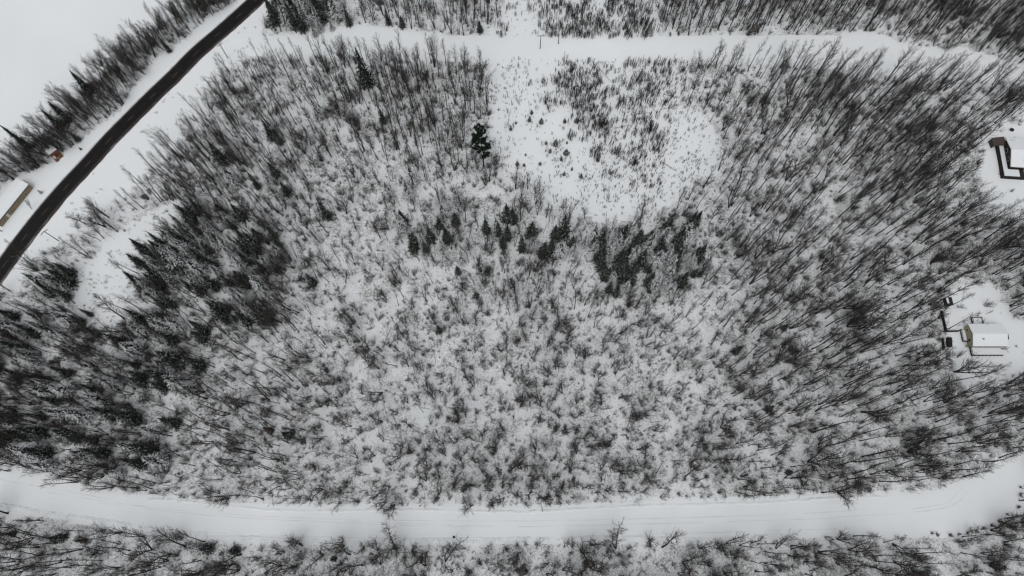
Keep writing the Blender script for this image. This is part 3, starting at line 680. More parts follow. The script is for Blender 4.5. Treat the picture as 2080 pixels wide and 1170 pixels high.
# ------------------------------------------------------------------ spruces and firs, each one by itself
TYP = dict(d=spr, w=sprs, b=sprd)
def put_spruce(a, b, h, ty, lab, grp, wide_=1.0):
    h *= 1.18; p = P(a, b); pr = TYP[ty][rr.randrange(len(TYP[ty]))]
    st = wide_*(1.0 if h > 9 else 1.0+0.5*(9-h)/6)*rr.uniform(0.88, 1.12)
    return place('spruce_tree', pr, p.x, p.y, h, (rr.uniform(-.02, .02), rr.uniform(-.02, .02)), rr.uniform(0, 6.28), lab, 'spruce', grp, st)
pts = []
for a, b, h, ty, lab in NAMED:
    used[lab] = 1; put_spruce(a, b, h, 's' and ('d' if ty == 's' else ty), lab, 'spruces and firs scattered through the woods'); pts.append((a, b))
for a, b, h, ty in CLUMP:
    put_spruce(a, b, h, ty, unique_label(hword(h, (8.5, 9.5, 10.5, 11.5, 12.5, 13.5)) + (' dark spruce' if ty == 'd' else ' snow laden spruce'), a, b), 'spruces of the clump below the cutover'); pts.append((a, b))
def fill(poly, spacing, seed, hh, nmax, grp, nm):
    X, Y, px, py, r = jitter(spacing, seed); m = inpoly(px, py, poly); k = 0
    for i in np.where(m)[0]:
        if k >= nmax: break
        if r.random() < 0.15: continue
        if min(math.hypot(px[i]-q[0], py[i]-q[1]) for q in pts) < 7: continue
        pts.append((px[i], py[i])); ty = 'w' if r.random() < (0.3 if poly is SPR or poly is SPL else 0.5) else 'd'; k += 1; h_ = r.uniform(*hh)
        put_spruce(px[i], py[i], h_, ty, unique_label(hword(h_, (8.5, 9.5, 10.5, 12, 13.5, 15)) + (' dark spruce' if ty == 'd' else ' snow dusted spruce'), px[i], py[i]), grp)
    print(grp, k)
fill(SPA, 3.9, 41, (7, 12), 100, 'spruces of the dense stand right of the glade', 'in the dense left stand')
fill(SPR, 3.5, 46, (7.5, 13), 40, 'spruces of the clump below the cutover', '')
fill(SPL, 6.3, 47, (7, 12), 24, 'spruces in the ragged line below the cutover', '')
fill(SPB, 3.7, 42, (9, 13), 40, 'spruces along the lower glade edge', 'on the glade edge')
fill(SPC, 4.0, 43, (9, 13), 25, 'spruces nearest the highway on the left', 'near the highway')
fill(SPD, 5.7, 44, (8, 14), 95, 'spruces of the lower left woods', 'in the lower left woods')
fill(SPT, 4.4, 45, (9, 14), 30, 'spruces at the highway junction', 'by the junction')

# the white pine at the edge of the cutover
def white_pine():
    r = random.Random(77); h = 25; T = MB(); K = MB()
    pts_ = [Vector((0.9*math.sin(i*0.5)*i/12, 0.1*i, h*i/12 - (0.2 if i == 0 else 0))) for i in range(13)]
    T.tube(pts_, [max(0.05, 0.30*(1-i/12.5)) for i in range(13)], 7)
    for k in range(34):
        u = 0.36+0.62*k/33; fi = u*12; i = min(int(fi), 11); b = pts_[i].lerp(pts_[i+1], fi-i)
        az = r.uniform(0, 6.28); L = (3.3*(1-((u-0.42)/0.75)**2))*r.uniform(0.6, 1.1)
        if L < 0.9: L = 0.9
        d = Vector((math.cos(az), math.sin(az), r.uniform(0.0, 0.35))); e = b+d*L
        T.tube([b, b+d*L*0.5+Vector((0, 0, -0.15)), e], [0.09, 0.06, 0.02], 4)
        for c in range(8):
            t = 0.35+0.65*(c+r.random())/8; q = b.lerp(e, t) + Vector((r.uniform(-.5, .5), r.uniform(-.5, .5), r.uniform(-.1, .25)))
            for s in range(26):
                K.spike(q, Vector((r.uniform(-1, 1)+d.x*.8, r.uniform(-1, 1)+d.y*.8, r.uniform(-.35, .8))), r.uniform(0.5, 1.05), 0.15)
    pr = Proto(); pr.h = h; pr.trunk = T.mesh('trunk', [M['bark']]); pr.crown = K.mesh('crown', [M['pine']])
    p = P(982, 338)
    o = place('white_pine', pr, p.x, p.y, 25, (0, 0), 0, 'tall dark green white pine with ragged tiers at the left edge of the cutover', 'pine', None)
white_pine()

# ------------------------------------------------------------------ the cutover: young firs, saplings
FIR = [(1237,215,2.6,0),(1205,320,3.2,1),(1372,345,3.4,2),(945,440,2.8,1),(1015,352,1.6,0),(1860,330,3.0,2),(1697,335,2.8,1),(1440,640,2.2,0),(1570,650,3.6,2),(1495,755,2.8,0),(1720,780,3.6,2),(1650,860,2.6,1),(1155,800,1.6,2),(1035,930,2.9,1),(1130,945,2.2,2),(1355,930,2.2,2),(1925,1100,2.8,1),(1690,1070,2.4,0),(1730,630,1.8,0),(745,1055,1.2,2),(1800,1000,2.2,1)]
for k, (a, b, h, v) in enumerate(FIR):
    a = 900+a/6.883; b = 200+b/6.883; p = P(a, b)
    d = math.hypot(a-985, b-300)*0.168
    place('young_fir', firs[v], p.x, p.y, h*1.05, (0, 0), rr.uniform(0, 6.28), unique_label(['small dark fir', 'slim young fir', 'broad young fir'][v]  , a, b, ('',)), 'young fir', 'young firs in the cutover', rr.uniform(0.75, 1.0))
sap = [sapling(600+i, 2.6, n_, R) for i, (n_, R) in enumerate([(5, .45), (9, .6), (14, .8), (3, .2), (7, .7), (2, .15)])]
sap_me = [s.mesh('sapling', [M['sapling']]) for s in sap]
X, Y, px, py, r = jitter(1.42, 51)
incut = (inpoly(px, py, CUT) | inpoly(px, py, TOPCUT)); dd = inpoly(px+70*(wob(X, Y, 0.5, 55)-.5)+r.normal(0, 14, len(X)), py+60*(wob(X, Y, 0.5, 56)-.5)+r.normal(0, 14, len(X)), SAPD); top = inpoly(px, py, TOPCUT)
nz = wob(X, Y, 0.28, 52); nz2 = wob(X, Y, 0.07, 53)
S = []
for i in np.where(incut)[0]:
    d = 0.95 if dd[i] else (0.85 if py[i] < 400 and px[i] > 1130 else 0.60)
    if px[i] < 1130 and not top[i]: d = 0.46 if px[i] > 1025 or py[i] > 290 else 0.32
    if top[i]: d = 0.92 if px[i] > 1100+r.uniform(-20, 20) else 0.22
    if not top[i] and 1020 < px[i] < 1130 and py[i] < 230: d = 0.42
    d *= 0.12+1.75*nz[i]*(0.5+0.8*nz2[i])
    if r.random() > d: continue
    h = r.uniform(1.4, 3.6)*(1.35 if dd[i] or top[i] else 0.85); v = int(r.integers(0, 6)) if (dd[i] or top[i]) else int(r.choice([3, 5, 0, 5, 3, 4]))
    S.append((X[i], Y[i], h, v, px[i], py[i]))
S.sort(key=lambda s: -s[2]*(1 if s[3] in (1, 2, 4) else 0.8)*(1 if 5 < s[5] < 1165 else 0))
form = ['bushy sapling', 'dense clump of saplings', 'broad thicket of saplings', 'thin group of saplings', 'loose clump of saplings', 'single slender sapling']
for k, s in enumerate(S[:270]):
    o = link('sapling', sap_me[s[3]], None, (s[0], s[1], 0), rr.uniform(0, 6.28)); sc = s[2]/2.6; o.scale = (sc, sc, sc)
    f = ['few stemmed bare sapling', 'many stemmed bare sapling', 'wide bare sapling', 'thin bare sapling', 'loose bare sapling', 'single stemmed sapling'][s[3]]
    tag(o, unique_label(hword(s[2], (3, 3.3, 3.6, 3.9, 4.2, 4.6)) + ' ' + f, s[4], s[5]), 'sapling', 'bare saplings in the cutover')
sap_ob = [bpy.data.objects.new('sapling_source_%02d' % i, m) for i, m in enumerate(sap_me)]
R_ = S[270:]; n = len(R_)
stuff_field('sapling_thicket', 'low bare regrowth in the cutover clearings', protocol('sapling_sources', sap_ob), n,
            np.array([(s[0], s[1], 0) for s in R_]), np.array([(0, 0, rr.uniform(0, 6.28)) for s in R_]), np.array([(s[2]/2.6,)*3 for s in R_]), np.array([s[3] for s in R_]))
print('saplings', len(S))

# ------------------------------------------------------------------ undergrowth
shr = [shrub(720+i, h, R, n_, tw_, rd_) for i, (h, R, n_, tw_, rd_) in enumerate([(3.0, 2.4, 7, 12, .02), (4.0, 2.0, 5, 16, .022), (2.2, 2.6, 9, 8, .018), (4.6, 2.4, 3, 22, .028), (3.4, 3.0, 6, 10, .02)])]
shr += [shrub(700+i, h, R, int(n_*1.1), 10) for i, (h, R, n_) in enumerate([(2.6, 1.5, 16), (2.0, 1.3, 14), (3.2, 1.6, 20), (1.4, 1.1, 12), (2.4, 2.0, 22), (3.6, 1.8, 18)])]
shr_ob = [bpy.data.objects.new('shrub_source_%02d' % i, s.mesh('shrub', [M['shrub']])) for i, s in enumerate(shr)]
X, Y, px, py, r = jitter(1.65, 61)
open_ = OPEN(px, py)
inw = (inpoly(px, py, MAIN) | inpoly(px, py, NWB) | inpoly(px, py, TOPA) | inpoly(px, py, TOPB) | inpoly(px, py, BOT)) & ~inpoly(px, py, LANE)
nz = wob(X, Y, 0.55, 62); nz2 = wob(X, Y, 0.09, 63)
gl = inpoly(px, py, GLADE); yd = inpoly(px, py, YARD_E) | inpoly(px, py, YARD_N); cut = inpoly(px, py, CUT)
d = 0.84*(0.18+1.4*nz)*(0.5+0.85*nz2)
d = d*(1+0.10*np.clip((px-1350)/200, 0, 1))
d = np.where(sp_zone(px, py), d*1.6, d); d = np.where(inpoly(px, py, BOT), d*1.4, d); d = np.where(inpoly(px, py, NWB), d*2.2, d)
d = np.where((py > 930) & inpoly(px, py, MAIN), d*1.25, d)
d = np.where((px > 400) & (px < 1000) & (py < 450), d*1.08, d)
d = np.where((px < 620) & (py > 600), d*1.2, d)
d = np.where(gl, 0.04+0.30*nz, d); d = np.where(yd, 0.16*nz, d); d = np.where(cut, 0.0, d)
keep = (inw & (r.random(len(X)) < d)); ii = np.where(keep)[0]; n = len(ii)
sc = (0.35+1.05*r.random(n)**1.5)*(1+0.55*(wob(X[ii], Y[ii], 0.22, 66) > 0.8))*np.where(gl[ii], 0.6, 1.0)
sc3 = np.stack([sc*r.uniform(0.7, 1.3, n), sc*r.uniform(0.7, 1.3, n), sc*r.uniform(0.8, 1.2, n)], 1)
stuff_field('undergrowth', 'bare leafless brush under the trees', protocol('shrub_sources', shr_ob), n, np.stack([X[ii], Y[ii], np.zeros(n)], 1),
            np.stack([r.normal(0, .2, n), r.normal(0, .2, n), r.uniform(0, 6.28, n)], 1), sc3, r.integers(0, len(shr_ob), n))
print('undergrowth', n)
# small dead weeds and stumps poking from the snow
tf = [shrub(800+i, 0.55, 0.5, 9, 3, 0.03) for i in range(3)]
tf_ob = [bpy.data.objects.new('weed_source_%02d' % i, s.mesh('weed', [M['sapling']])) for i, s in enumerate(tf)]
X, Y, px, py, r = jitter(1.35, 71)
cutm = inpoly(px, py, CUT) | inpoly(px, py, TOPCUT); glm = inpoly(px, py, GLADE) & ~inpoly(px, py, LANE)
hx = np.array([(a, b) for a, b in hw]); 
verge = inpoly(px, py, [(530,-20),(560,-20),(545,60),(520,100),(440,150),(395,230),(330,300),(230,400),(150,460),(60,520),(0,590),(0,575),(200,340),(400,130)])
mainm = (inpoly(px, py, MAIN) | inpoly(px, py, NWB) | inpoly(px, py, TOPA) | inpoly(px, py, TOPB) | inpoly(px, py, BOT)) & ~OPEN(px, py)
d = np.where(cutm, 0.42*wob(X, Y, 0.8, 77)*1.6, 0)+np.where(glm, 0.35, 0)+np.where(verge, 0.10, 0)+np.where(mainm, 0.24, 0)
d = d*(0.3+1.3*wob(X, Y, 0.35, 72))
ii = np.where(r.random(len(X)) < d)[0]; n = len(ii); sc = 0.3+1.6*r.random(n)**2.2
stuff_field('weeds', 'dead weed tufts poking through the snow', protocol('weed_sources', tf_ob), n, np.stack([X[ii], Y[ii], np.zeros(n)], 1),
            np.stack([np.zeros(n), np.zeros(n), r.uniform(0, 6.28, n)], 1), np.stack([sc, sc, sc], 1), r.integers(0, 3, n))
print('weeds', n)

# ------------------------------------------------------------------ fallen trunks
def zz(ox, oy, a): return (ox+a[0]/2.97, oy+a[1]/2.97)
LOGS = [((1145,843),(1203,860)),((1128,840),(1150,848)),((1054,829),(1125,828)),((710,940),(757,940)),((730,708),(788,715)),((1247,261),(1289,252)),((1283,233),(1320,230)),((1343,222),(1390,212)),((1347,192),(1384,202)),
        ((1316,209),(1337,236)),((1212,134),(1242,168)),((1272,740),(1306,777)),((1722,429),(1750,441)),((1671,543),(1686,565)),((1240,688),(1259,695)),((1330,612),(1390,620)),((1318,640),(1352,652)),((337,713),(374,683)),
        ((1198,904),(1236,914)),((795,1000),(830,1020)),((780,848),(822,826)),((1110,823),(1140,797)),((1462,300),(1492,318)),((1494,138),(1530,170)),((1587,296),(1615,308)),((1292,690),(1318,680)),((860,930),(905,950)),((1345,330),(1375,350)),
        ((1192,845),(1205,828)),((1190,150),(1215,185)),((1170,175),(1205,195)),((1260,318),(1280,338)),((560,455),(585,470)),((1008,790),(1030,812)),((960,985),(985,999)),((1515,1127),(1540,1137)),((1480,1147),(1508,1158)),((1542,1122),(1560,1134)),((935,720),(952,748)),((1345,905),(1385,895))]
for k, (a, b) in enumerate(LOGS):
    p0, p1 = P(*a), P(*b); mid = (p0+p1)/2; r = random.Random(900+k); d = p1-p0; L = max(d.length, 3.0); d.normalize(); R = 0.17+0.008*L
    o = bpy.data.objects.new('fallen_trunk', None); C.objects.link(o); o.location = (mid.x, mid.y, 0)
    T = MB(); nn = 6; side = Vector((-d.y, d.x, 0))
    ps = [d*(L*(i/nn-0.5)) + side*r.uniform(-.12, .12) + Vector((0, 0, 0.22+R+0.05*i)) for i in range(nn+1)]
    T.tube(ps, [R*(1-0.75*i/nn) for i in range(nn+1)], 7, cap=True); link('trunk', T.mesh('trunk', [M['log']]), o)
    B = MB()
    for j in range(10):
        i = r.randrange(2, nn); B.spike(ps[i], side*r.choice((-1, 1)) + d*r.uniform(0.3, 1) + Vector((0, 0, r.uniform(0.1, 1.2))), r.uniform(0.6, 1.8), 0.035)
    link('branches', B.mesh('branches', [M['twig']]), o)
    tag(o, unique_label('fallen snow topped trunk', (a[0]+b[0])/2, (a[1]+b[1])/2, ('', 'thin', 'short')), 'log', 'fallen trunks lying in the snow')

# ------------------------------------------------------------------ utility poles
def pole(a, b, h, label, arm=True, az=0.0):
    p = P(a, b); o = bpy.data.objects.new('utility_pole', None); C.objects.link(o); o.location = (p.x, p.y, 0); o.rotation_euler = (0, 0, az)
    T = MB(); T.tube([Vector((0, 0, -0.3)), Vector((0, 0, h))], [0.17, 0.12], 8, cap=True); link('shaft', T.mesh('shaft', [M['pole']]), o)
    if arm:
        A = MB(); A.box(-1.3, 0.12, h-0.75, 1.3, 0.26, h-0.58); arm_o = link('crossarm', A.mesh('crossarm', [M['pole']]), o)
        for x in (-1.15, 0.45, 1.15):
            I = MB(); I.tube([Vector((x, 0.19, h-0.58)), Vector((x, 0.19, h-0.5)), Vector((x, 0.19, h-0.36))], [0.04, 0.07, 0.05], 6, cap=True)
            link('insulator', I.mesh('insulator', [M['glass']]), arm_o)
    tag(o, label, 'utility pole', 'utility poles beside the roads')
pole(1097, 99, 8.0, 'wooden crossarm pole on the upper snow road', True, 0.02)
pole(1134, 89, 5.5, 'thin bare pole beside the crossarm pole on the upper road', False)
pole(463, 118, 8.5, 'wooden pole at the junction of highway and upper road', True, 0.75)
pole(119, 489, 8.5, 'wooden crossarm pole at the left beside the highway spruces', True, 0.75)
pole(4, 470, 7.0, 'wooden pole at the frame edge beyond the tan building', False)

# ------------------------------------------------------------------ buildings
def frame_at(p, ang):
    ca, sa = math.cos(ang), math.sin(ang)
    return lambda x, y, z: (p[0]+x*ca-y*sa, p[1]+x*sa+y*ca, z)
def root(name, p, ang, label, cat, group=None):
    o = bpy.data.objects.new(name, None); C.objects.link(o); o.location = (p[0], p[1], 0); o.rotation_euler = (0, 0, ang)
    return tag(o, label, cat, group)
def part(name, parent, mb, *mats): return link(name, mb.mesh(name, list(mats)), parent)
def bxp(name, parent, c, mat): m = MB(); m.box(*c); return part(name, parent, m, mat)
def gable_house(o, L, Wd, eh, rh, wall, oh=0.4, gmat=None):
    """long axis x from 0..L, y from 0..Wd; ridge along x"""
    for nm, c in (('wall', (0, 0, -0.1, L, 0.15, eh)), ('wall', (0, Wd-0.15, -0.1, L, Wd, eh)), ('wall', (0, 0.152, -0.1, 0.15, Wd-0.152, eh)), ('wall', (L-0.15, 0.152, -0.1, L, Wd-0.152, eh))):
        bxp(nm, o, c, wall)
    for x in (0.0, L-0.15):
        g = MB()
        for xx in (x, x+0.15): pass
        a = [(x, 0, eh), (x, Wd, eh), (x, Wd/2, eh+rh)]; b = [(x+0.15, q[1], q[2]) for q in a]
        g.tri(*a[::-1]) ; g.tri(*b); g.quad(a[0], b[0], b[2], a[2]); g.quad(a[1], a[2], b[2], b[1])
        part('gable', o, g, gmat or wall)
    sl = rh/(Wd/2)
    for sgn in (0, 1):
        g = MB(); y0 = -oh if sgn == 0 else Wd+oh; z0 = eh - oh*sl + 0.02; zr = eh+rh+0.02; t = 0.14; yr = Wd/2
        A = [(-oh, y0, z0), (L+oh, y0, z0), (L+oh, yr, zr), (-oh, yr, zr)]; B = [(x, y, z+t) for x, y, z in A]
        if sgn: A = A[::-1]; B = B[::-1]
        g.quad(*A[::-1]); 
        for k in range(4): g.quad(A[k], A[(k+1) % 4], B[(k+1) % 4], B[k])
        rf = part('roof', o, g, M['darkwood'])
        s = MB(); lo = [(x, y, z+t+0.002) for x, y, z in A]; hi = [(x + (0.06 if x < L/2 else -0.06), y + (0.08 if abs(y-y0) < 1e-6 and sgn == 0 else (-0.08 if abs(y-y0) < 1e-6 else 0)), z+t+0.25) for x, y, z in A]
        s.quad(*hi)
        for k in range(4): s.quad(lo[k], lo[(k+1) % 4], hi[(k+1) % 4], hi[k])
        part('snow_cover', rf, s, M['snow'])
    bxp('fascia', o, (-oh, -oh-0.04, eh-oh*sl-0.12, L+oh, -oh-0.002, eh-oh*sl+0.14), M['darkwood'])
def window(o, c, axis, w=1.0, h=1.0):
    x, y, z = c; t = 0.05
    m = MB(); g = MB()
    if axis == 'y': m.box(x-w/2, y-t, z-h/2, x+w/2, y+t, z+h/2); g.box(x-w/2+.08, y-t-.02, z-h/2+.08, x+w/2-.08, y-t-0.002, z+h/2-.08)
    else: m.box(x-t, y-w/2, z-h/2, x+t, y+w/2, z+h/2); g.box(x-t-.02, y-w/2+.08, z-h/2+.08, x-t-0.002, y+w/2-.08, z+h/2-.08)
    f = part('window', o, m, M['paint_w']); part('pane', f, g, M['glass'])
def door(o, c, axis, mat=None):
    x, y, z = c; m = MB(); hd = MB()
    if axis == 'y': m.box(x-.5, y-.05, 0.1, x+.5, y+.05, 2.1); hd.box(x+.32, y-.12, 1.0, x+.4, y-.052, 1.1)
    else: m.box(x-.05, y-.5, 0.1, x+.05, y+.5, 2.1); hd.box(x-.12, y+.32, 1.0, x-.052, y+.4, 1.1)
    d = part('door', o, m, mat or M['brownwood']); part('handle', d, hd, M['metal'])
def railing(o, pts, z0, hgt=1.0, mat=None, step=1.2, slats=True):
    mat = mat or M['darkwood']
    for (x0, y0), (x1, y1) in zip(pts, pts[1:]):
        d = Vector((x1-x0, y1-y0, 0)); L = d.length; d.normalize(); n = Vector((-d.y, d.x, 0))*0.05
        rm = MB()
        for zz_ in (z0+hgt, z0+hgt*0.55, z0+0.15):
            a = Vector((x0, y0, zz_)); b = Vector((x1, y1, zz_)); rm.tube([a, b], [0.06, 0.06], 4, cap=True)
        part('rail', o, rm, mat)
        k = max(1, int(L/step))
        for i in range(k+1):
            q = Vector((x0, y0, 0)).lerp(Vector((x1, y1, 0)), i/k); bxp('post', o, (q.x-.06, q.y-.06, 0, q.x+.06, q.y+.06, z0+hgt+0.05), mat)

# cream gabled cabin (right)
a = P(1967, 706); b = P(2036, 706)
ang = 0.0
o = root('cabin', (a.x, a.y), ang, 'snow roofed cabin with cream gable wall and railed deck in the right hand yard', 'cabin')
LE = (b-a).x - 0.5; WE = (P(1967, 664)-a).y
gable_house(o, LE, WE, 2.7, 1.3, M['cream'], 0.35)
window(o, (-0.03, WE*0.30, 1.6), 'x', 1.0, 1.1); window(o, (-0.03, WE*0.78, 1.6), 'x', 0.8, 0.9); window(o, (LE*0.3, -0.03, 1.5), 'y', 1.2, 1.0); window(o, (LE*0.75, -0.03, 1.5), 'y', 1.2, 1.0); door(o, (LE*0.52, -0.03, 0), 'y')
bxp('chimney', o, (2.9, WE/2-1.9, 3.0, 3.25, WE/2-1.55, 4.3), M['metal'])
dk = bxp('deck', o, (0.2, -2.9, 0.1, LE-0.6, -0.05, 0.55), M['darkwood']); bxp('snow_cover', dk, (0.3, -2.8, 0.552, LE-0.7, -0.15, 0.70), M['snow'])
railing(o, [(0.2, -2.95), (LE-0.6, -2.95)], 0.55, 0.9); railing(o, [(0.2, -2.95), (0.2, -0.2)], 0.55, 0.9)
dk = bxp('porch', o, (-1.7, WE*0.28, 0.1, -0.1, WE*0.85, 0.4), M['brownwood']); bxp('snow_cover', dk, (-1.6, WE*0.30, 0.402, -0.2, WE*0.83, 0.55), M['snow'])
railing(o, [(-1.7, WE*0.28), (-1.7, WE*0.85)], 0.4, 0.8, M['brownwood']); railing(o, [(-1.7, WE*0.28), (-0.2, WE*0.28)], 0.4, 0.8, M['brownwood'])
dk = bxp('landing', o, (3.0, WE+0.1, 0.1, 6.4, WE+3.2, 0.45), M['darkwood']); bxp('snow_cover', dk, (3.1, WE+0.2, 0.452, 6.3, WE+3.1, 0.6), M['snow'])
railing(o, [(3.0, WE+0.2), (3.0, WE+3.2)], 0.45, 0.9); railing(o, [(3.0, WE+3.2), (6.4, WE+3.2), (6.4, WE+0.2)], 0.45, 0.7, M['brownwood'])
def timber_wall(name, pts, hgt, label, thick=0.3, snow=True):
    """low wall of stacked dark logs"""
    p0 = P(*pts[0]); o = root(name, (p0.x, p0.y), 0, label, 'timber wall')
    for k in range(len(pts)-1):
        A = P(*pts[k])-p0; B = P(*pts[k+1])-p0; d = (B-A); L = d.length; d.normalize(); rows = max(2, int(hgt/0.3))
        for j in range(rows):
            m = MB(); z = 0.15+j*0.29; e = random.Random(k*9+j).uniform(-.12, .12)
            m.tube([A-d*(0.1+e)+Vector((0, 0, z)), B+d*(0.1+e)+Vector((0, 0, z))], [0.155, 0.15], 7, cap=True); part('timber', o, m, M['darkwood'])
    return o
def Q(x, y): return (1880+x/5.32, 580+y/5.32)
timber_wall('timber_wall', [Q(158,285), Q(207,500), Q(345,498)], 1.5, 'dark low timber wall bent at a corner left of the cream gabled cabin')
timber_wall('timber_wall', [Q(168,580), Q(182,690)], 1.6, 'short dark timber stack at the left edge of the cabin yard')
def woodpile(c0, c1, hgt, label):
    p0 = P(*c0); p1 = P(*c1); d = p1-p0; L = d.length; o = root('woodpile', (p0.x, p0.y), math.atan2(d.y, d.x), label, 'woodpile'); m = MB(); r = random.Random(3)
    for i in range(5):
        for j in range(int(hgt/0.28)):
            q = MB(); y = -0.6+i*0.29; z = 0.15+j*0.27; q.tube([Vector((r.uniform(-.1, .1), y, z)), Vector((L+r.uniform(-.1, .1), y, z))], [0.14, 0.14], 6, cap=True); part('log', o, q, M['darkwood'])
woodpile(Q(240,570), Q(246,668), 1.5, 'dark squat woodpile between the timber stack and the cabin')
# dark shed with snow on one half of its roof
p = P(*Q(208, 228)); o = root('shed', (p.x, p.y), 0.05, 'small dark shed above the bent timber wall', 'shed')
bxp('body', o, (0, 0, -0.1, 1.7, 2.6, 1.9), M['darkwood']); rf = bxp('roof', o, (-0.2, -0.2, 1.902, 1.9, 2.8, 2.02), M['darkwood']); bxp('snow_cover', rf, (-0.2, 0.5, 2.022, 0.5, 2.7, 2.2), M['snow']); door(o, (0.85, -0.03, 0), 'y', M['brownwood'])
p = P(*Q(886, 585)); q = P(*Q(878, 525)); o = root('bench', (p.x, p.y), math.atan2((q-p).y, (q-p).x), 'small dark bench right of the cream gabled cabin', 'bench')
Lb = (q-p).length; bxp('seat', o, (0, -0.2, 0.42, Lb, 0.2, 0.5), M['darkwood']); bxp('leg', o, (0.1, -0.15, 0, 0.22, 0.15, 0.42), M['darkwood']); bxp('leg', o, (Lb-0.22, -0.15, 0, Lb-0.1, 0.15, 0.42), M['darkwood']); bxp('backrest', o, (0, 0.2, 0.5, Lb, 0.26, 0.95), M['darkwood'])
o = None
# house with dark deck (upper right)
def Q4(x, y): return (1880+x/4.18, 200+y/4.18)
c0 = P(*Q4(690, 600)); c1 = P(*Q4(650, 380)); d = c1-c0; ang = math.atan2(d.y, d.x) - math.pi/2
o = root('house', (c0.x, c0.y), ang, 'snow roofed house with dark wraparound deck at the right frame edge', 'house')
LH = 15.0; WH = d.length
# ridge runs front to back: build with x along the long side
gable_house(o, LH, WH, 2.9, 1.6, M['brownwood'], 0.7)
window(o, (-0.03, WH*0.3, 1.6), 'x', 1.4, 1.2); window(o, (-0.03, WH*0.62, 1.6), 'x', 1.4, 1.2); window(o, (LH*0.4, -0.03, 1.6), 'y', 1.4, 1.2); door(o, (LH*0.2, -0.03, 0), 'y')
dk = bxp('deck', o, (-2.9, -4.1, 0.2, -0.35, WH+0.2, 0.9), M['darkwood']); bxp('snow_cover', dk, (-2.65, -3.8, 0.902, -0.45, WH-0.3, 1.1), M['snow'])
dk = bxp('deck', o, (-0.348, -4.1, 0.2, 5.5, -0.35, 0.9), M['darkwood']); bxp('snow_cover', dk, (-0.448, -3.8, 0.902, 3.6, -0.6, 1.1), M['snow'])
def board_rail(o, c):  # solid boarded railing
    x0, y0, x1, y1 = c; horiz = abs(x1-x0) > abs(y1-y0); n = int(max(abs(x1-x0), abs(y1-y0))/0.55)
    for i in range(n):
        if horiz: bxp('railing_board', o, (x0+(x1-x0)*i/n+.02, y0-.04, 0.0, x0+(x1-x0)*(i+1)/n-.02, y0+.04, 1.95), M['darkwood'])
        else: bxp('railing_board', o, (x0-.04, y0+(y1-y0)*i/n+.02, 0.0, x0+.04, y0+(y1-y0)*(i+1)/n-.02, 1.95), M['darkwood'])
board_rail(o, (-2.95, -4.1, -2.95, WH+0.2)); board_rail(o, (-2.95, -4.15, 5.5, -4.15))
bxp('top_rail', o, (-3.05, -4.1, 1.952, -2.80, WH+0.2, 2.0), M['darkwood']); bxp('top_rail', o, (-3.05, -4.28, 1.952, 5.5, -4.102, 2.0), M['darkwood'])
# brown lean-to at the corner of the deck
c0 = P(*Q4(553, 425)); c1 = P(*Q4(650, 415)); d = c1-c0
o = root('lean_to', (c0.x, c0.y), math.atan2(d.y, d.x), 'brown open fronted lean-to at the deck corner of the upper right house', 'shelter')
L = d.length; bxp('back_wall', o, (0, 2.9, 0, L, 3.0, 2.3), M['brownwood']); bxp('side_wall', o, (0, 0, 0, 0.1, 2.898, 2.1), M['brownwood']); bxp('side_wall', o, (L-0.1, 0, 0, L, 2.898, 2.1), M['darkwood'])
g = MB(); g.quad((-0.2, -0.2, 2.12), (L+0.2, -0.2, 2.12), (L+0.2, 3.2, 2.42), (-0.2, 3.2, 2.42)); g.quad((-0.2, 3.2, 2.34), (L+0.2, 3.2, 2.34), (L+0.2, -0.2, 2.04), (-0.2, -0.2, 2.04)); g.quad((-0.2, -0.2, 2.04), (L+0.2, -0.2, 2.04), (L+0.2, -0.2, 2.12), (-0.2, -0.2, 2.12)); part('roof', o, g, M['brownwood'])
p = P(*Q4(725, 272)); o = root('storage_box', (p.x, p.y), -0.5, 'small dark storage box in the snow above the upper right house', 'box')
bxp('body', o, (-0.6, -0.45, 0, 0.6, 0.45, 0.8), M['darkwood']); bxp('lid', o, (-0.66, -0.5, 0.802, 0.66, 0.5, 0.88), M['darkwood'])

# long tan building by the highway
c0 = P(19, 443); c1 = P(68, 382); d = c1-c0; ang = math.atan2(d.y, d.x)
o = root('lodge', (c0.x - math.cos(ang)*4.0, c0.y - math.sin(ang)*4.0), ang, 'long snow roofed building with tan wall beside the highway', 'building')
LT = d.length+4.0
gable_house(o, LT, 5.6, 2.7, 0.55, M['tan'], 0.12)
for k in range(4): window(o, (LT*(0.15+0.22*k), -0.03, 1.4), 'y', 1.0, 0.8)
door(o, (LT*0.26, -0.03, 0), 'y', M['paint_w'])
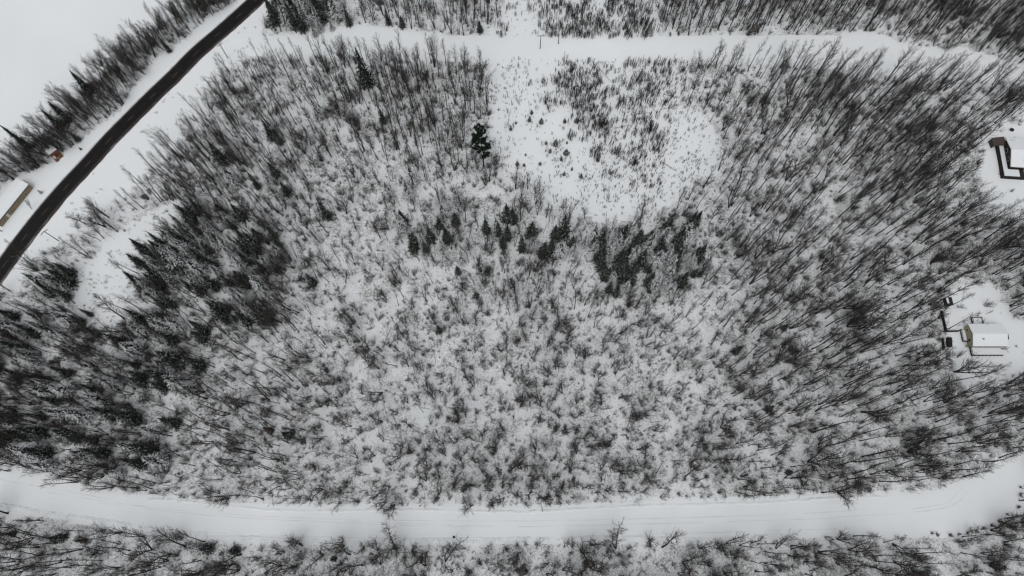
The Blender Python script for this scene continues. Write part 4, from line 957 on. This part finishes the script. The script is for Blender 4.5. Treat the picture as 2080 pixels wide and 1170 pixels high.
# red brown shed
c0 = P(*(0+606/5.32, 260+362/5.32)); c1 = P(*(686/5.32, 260+300/5.32)); d = c1-c0
o = root('garden_shed', (c0.x, c0.y), math.atan2(d.y, d.x), 'small red brown shed with snowy roof under the lakeside trees', 'shed')
L = d.length
for c in ((0, 0.6, -0.1, L*0.42, 3.4, 2.0), (L*0.42+0.002, 1.4, -0.1, L, 3.4, 2.3)): bxp('wall', o, c, M['redbrown'])
bxp('porch', o, (0, -0.6, 0, L*0.42, 0.598, 0.5), M['redbrown']); bxp('ramp', o, (L*0.5, -0.2, 0, L, 1.398, 0.6), M['redbrown'])
rf = bxp('roof', o, (-0.25, 2.0, 2.302, L+0.1, 4.6, 2.40), M['redbrown']); bxp('snow_cover', rf, (-0.2, 1.9, 2.402, L+0.05, 4.5, 2.65), M['snow'])
door(o, (L*0.21, 0.57, 0), 'y', M['paint_w'])
# stump on the lower road, marker bushes along the bend
p = P(922, 1091); m = MB(); m.tube([Vector((0, 0, -0.1)), Vector((0.02, 0, 0.25)), Vector((0.02, 0.01, 0.55))], [0.42, 0.34, 0.32], 9, cap=True)
o = link('stump', m.mesh('stump', [M['darkwood']]), None, (p.x, p.y, 0)); tag(o, 'small dark stump alone on the lower snow road', 'stump')
def Q9(x, y): return (1380+x/2.97, 776+y/2.97)
bm_ = [shrub(950+i, 1.1, 0.7, 16, 8, 0.045).mesh('verge_bush', [M['shrub']]) for i in range(2)]
for k, (x, y) in enumerate([(1520,912),(1550,922),(1630,925),(1685,920),(1735,912),(1790,900),(1835,882),(1878,865),(1925,842),(1975,800),(2040,755),(2055,680),(2055,635)]):
    p = P(*Q9(x, y)); o = link('verge_bush', bm_[k % 2], None, (p.x, p.y, 0), k*0.9, 1.1+0.2*(k % 3))
    nm = ['leftmost bush of the row along the outer road bend', 'second bush from the left in the row along the bend', 'dark bush just right of the lane mouth', 'bush two steps right of the lane mouth', 'bush three steps right of the lane mouth', 'middle bush of the row on the outer bend', 'bush right of the middle one on the bend', 'small bush before the row rises on the bend', 'bush where the bend row starts to rise', 'bush on the steep part of the bend row', 'third bush from the upper end of the bend row', 'second bush from the upper end of the bend row', 'topmost bush of the row on the outer road bend'][k]
    tag(o, nm, 'bush', 'low bushes along the outer road bend')
